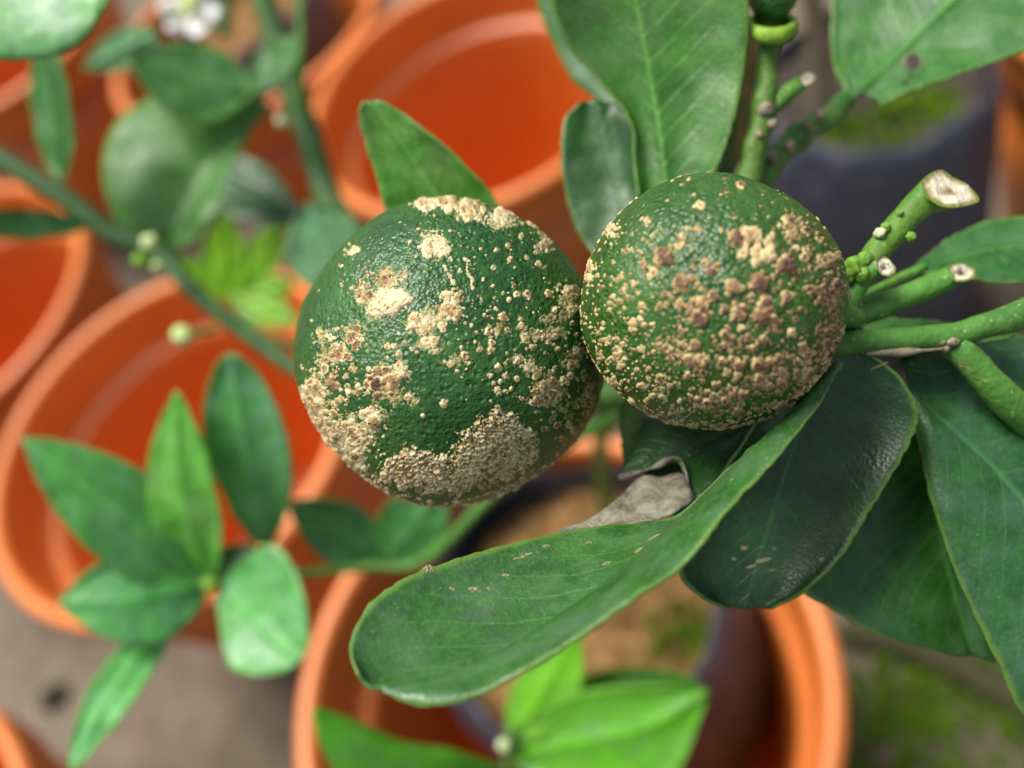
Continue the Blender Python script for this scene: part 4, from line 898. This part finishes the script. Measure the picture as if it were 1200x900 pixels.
# fruitlet at the top edge with its calyx
cF = P(906, -6, .1225)
ft = thing('citrus_fruitlet', cF, 'small dark green fruitlet on a yellow green calyx at the top edge', 'fruit')
o = blob(ft, 906, -6, .1225, 29, PEEL, 'peel', lump=.04)
V, Fc = [], []
for i, (rr, zz) in enumerate(((10, 17), (23, 12), (29, 4), (30.5, -6), (29, -11), (22, -9))):     # calyx cup: lathe about the image-vertical axis
    for k in range(28):
        a = 2*math.pi*k/28; q = rr*(1+.06*noise.noise(Vector((math.cos(a)*2, math.sin(a)*2, i*.3))))
        V.append(tuple(P(905+q*math.cos(a), 33+zz*.95-q*math.sin(a)*.35, .1230+q*math.sin(a)*.1230/F)))
for i in range(5):
    for k in range(28): Fc.append((i*28+k, i*28+(k+1) % 28, (i+1)*28+(k+1) % 28, (i+1)*28+k))
cal = mesh_obj('calyx', V, Fc, STEM_BRIGHT, ft, tint=(1.2, 1.05, .9)); sm = cal.modifiers.new('t', 'SOLIDIFY'); sm.thickness = .0006
# ------------------------------------------------------------------ things on the ground
def ground_pt(x, y): return on_plane(x, y, 0)
w0, w1 = ground_pt(985, 740), ground_pt(1230, 850)
st = tube3(None, [(w0.x, w0.y, .005, .007), (*((w0+w1)/2+Vector((.006, .004, .006))), .0085), (w1.x, w1.y, .006, .008)], 'dark_strip', DARKSTRIP, lump=.35)  # lumpy dark green brown tube laid diagonally on the ground
tag(st, 'dark green brown stick lying on the ground below the right leaves', 'strip')
gp = ground_pt(66, 818); bm = bmesh.new(); bmesh.ops.create_icosphere(bm, subdivisions=3, radius=1)
V = [tuple(gp+Vector((v.co.x*.009, v.co.y*.012, .003+v.co.z*.005))*1*1 + Vector((0, 0, 0)) if False else (gp.x+v.co.x*.010*(1+.5*noise.noise(v.co*2)), gp.y+v.co.y*.008*(1+.5*noise.noise(v.co*2)), .0035+v.co.z*.005*(1+.6*noise.noise(v.co*3)))) for v in bm.verts]
dc = mesh_obj('dirt_clump', V, [tuple(v.index for v in f.verts) for f in bm.faces], DIRT); bm.free()
tag(dc, 'small dark clump of dirt on the sandy floor at lower left', 'dirt')
# low moss and weeds on the ground at lower right
V, Fc = [], []; rr = random.Random(5)
for (x, y, rad, n) in ((1150, 800, .05, 260), (1190, 790, .03, 200), (1040, 870, .03, 160), (1060, 800, .03, 120), (1100, 745, .03, 60)):
    c = ground_pt(x, y)
    for _ in range(n):
        a, q = rr.uniform(0, 6.283), rad*math.sqrt(rr.random()); b = c+Vector((q*math.cos(a), q*math.sin(a), .0005)); th = rr.uniform(0, 6.28); h = rr.uniform(.003, .010); s = rr.uniform(.0015, .004)
        d = Vector((math.cos(th), math.sin(th), 0)); e = Vector((-d.y, d.x, 0)); k = len(V)
        V += [tuple(b), tuple(b+d*s+e*s*.8+Vector((0, 0, h*.7))), tuple(b+d*s*2.4+Vector((0, 0, h))), tuple(b+d*s-e*s*.8+Vector((0, 0, h*.7)))]; Fc.append((k, k+1, k+2, k+3))
gc = mesh_obj('ground_cover', V, Fc, MOSS); tag(gc, 'low mossy green growth on the ground at lower right', 'ground cover', kind='stuff')
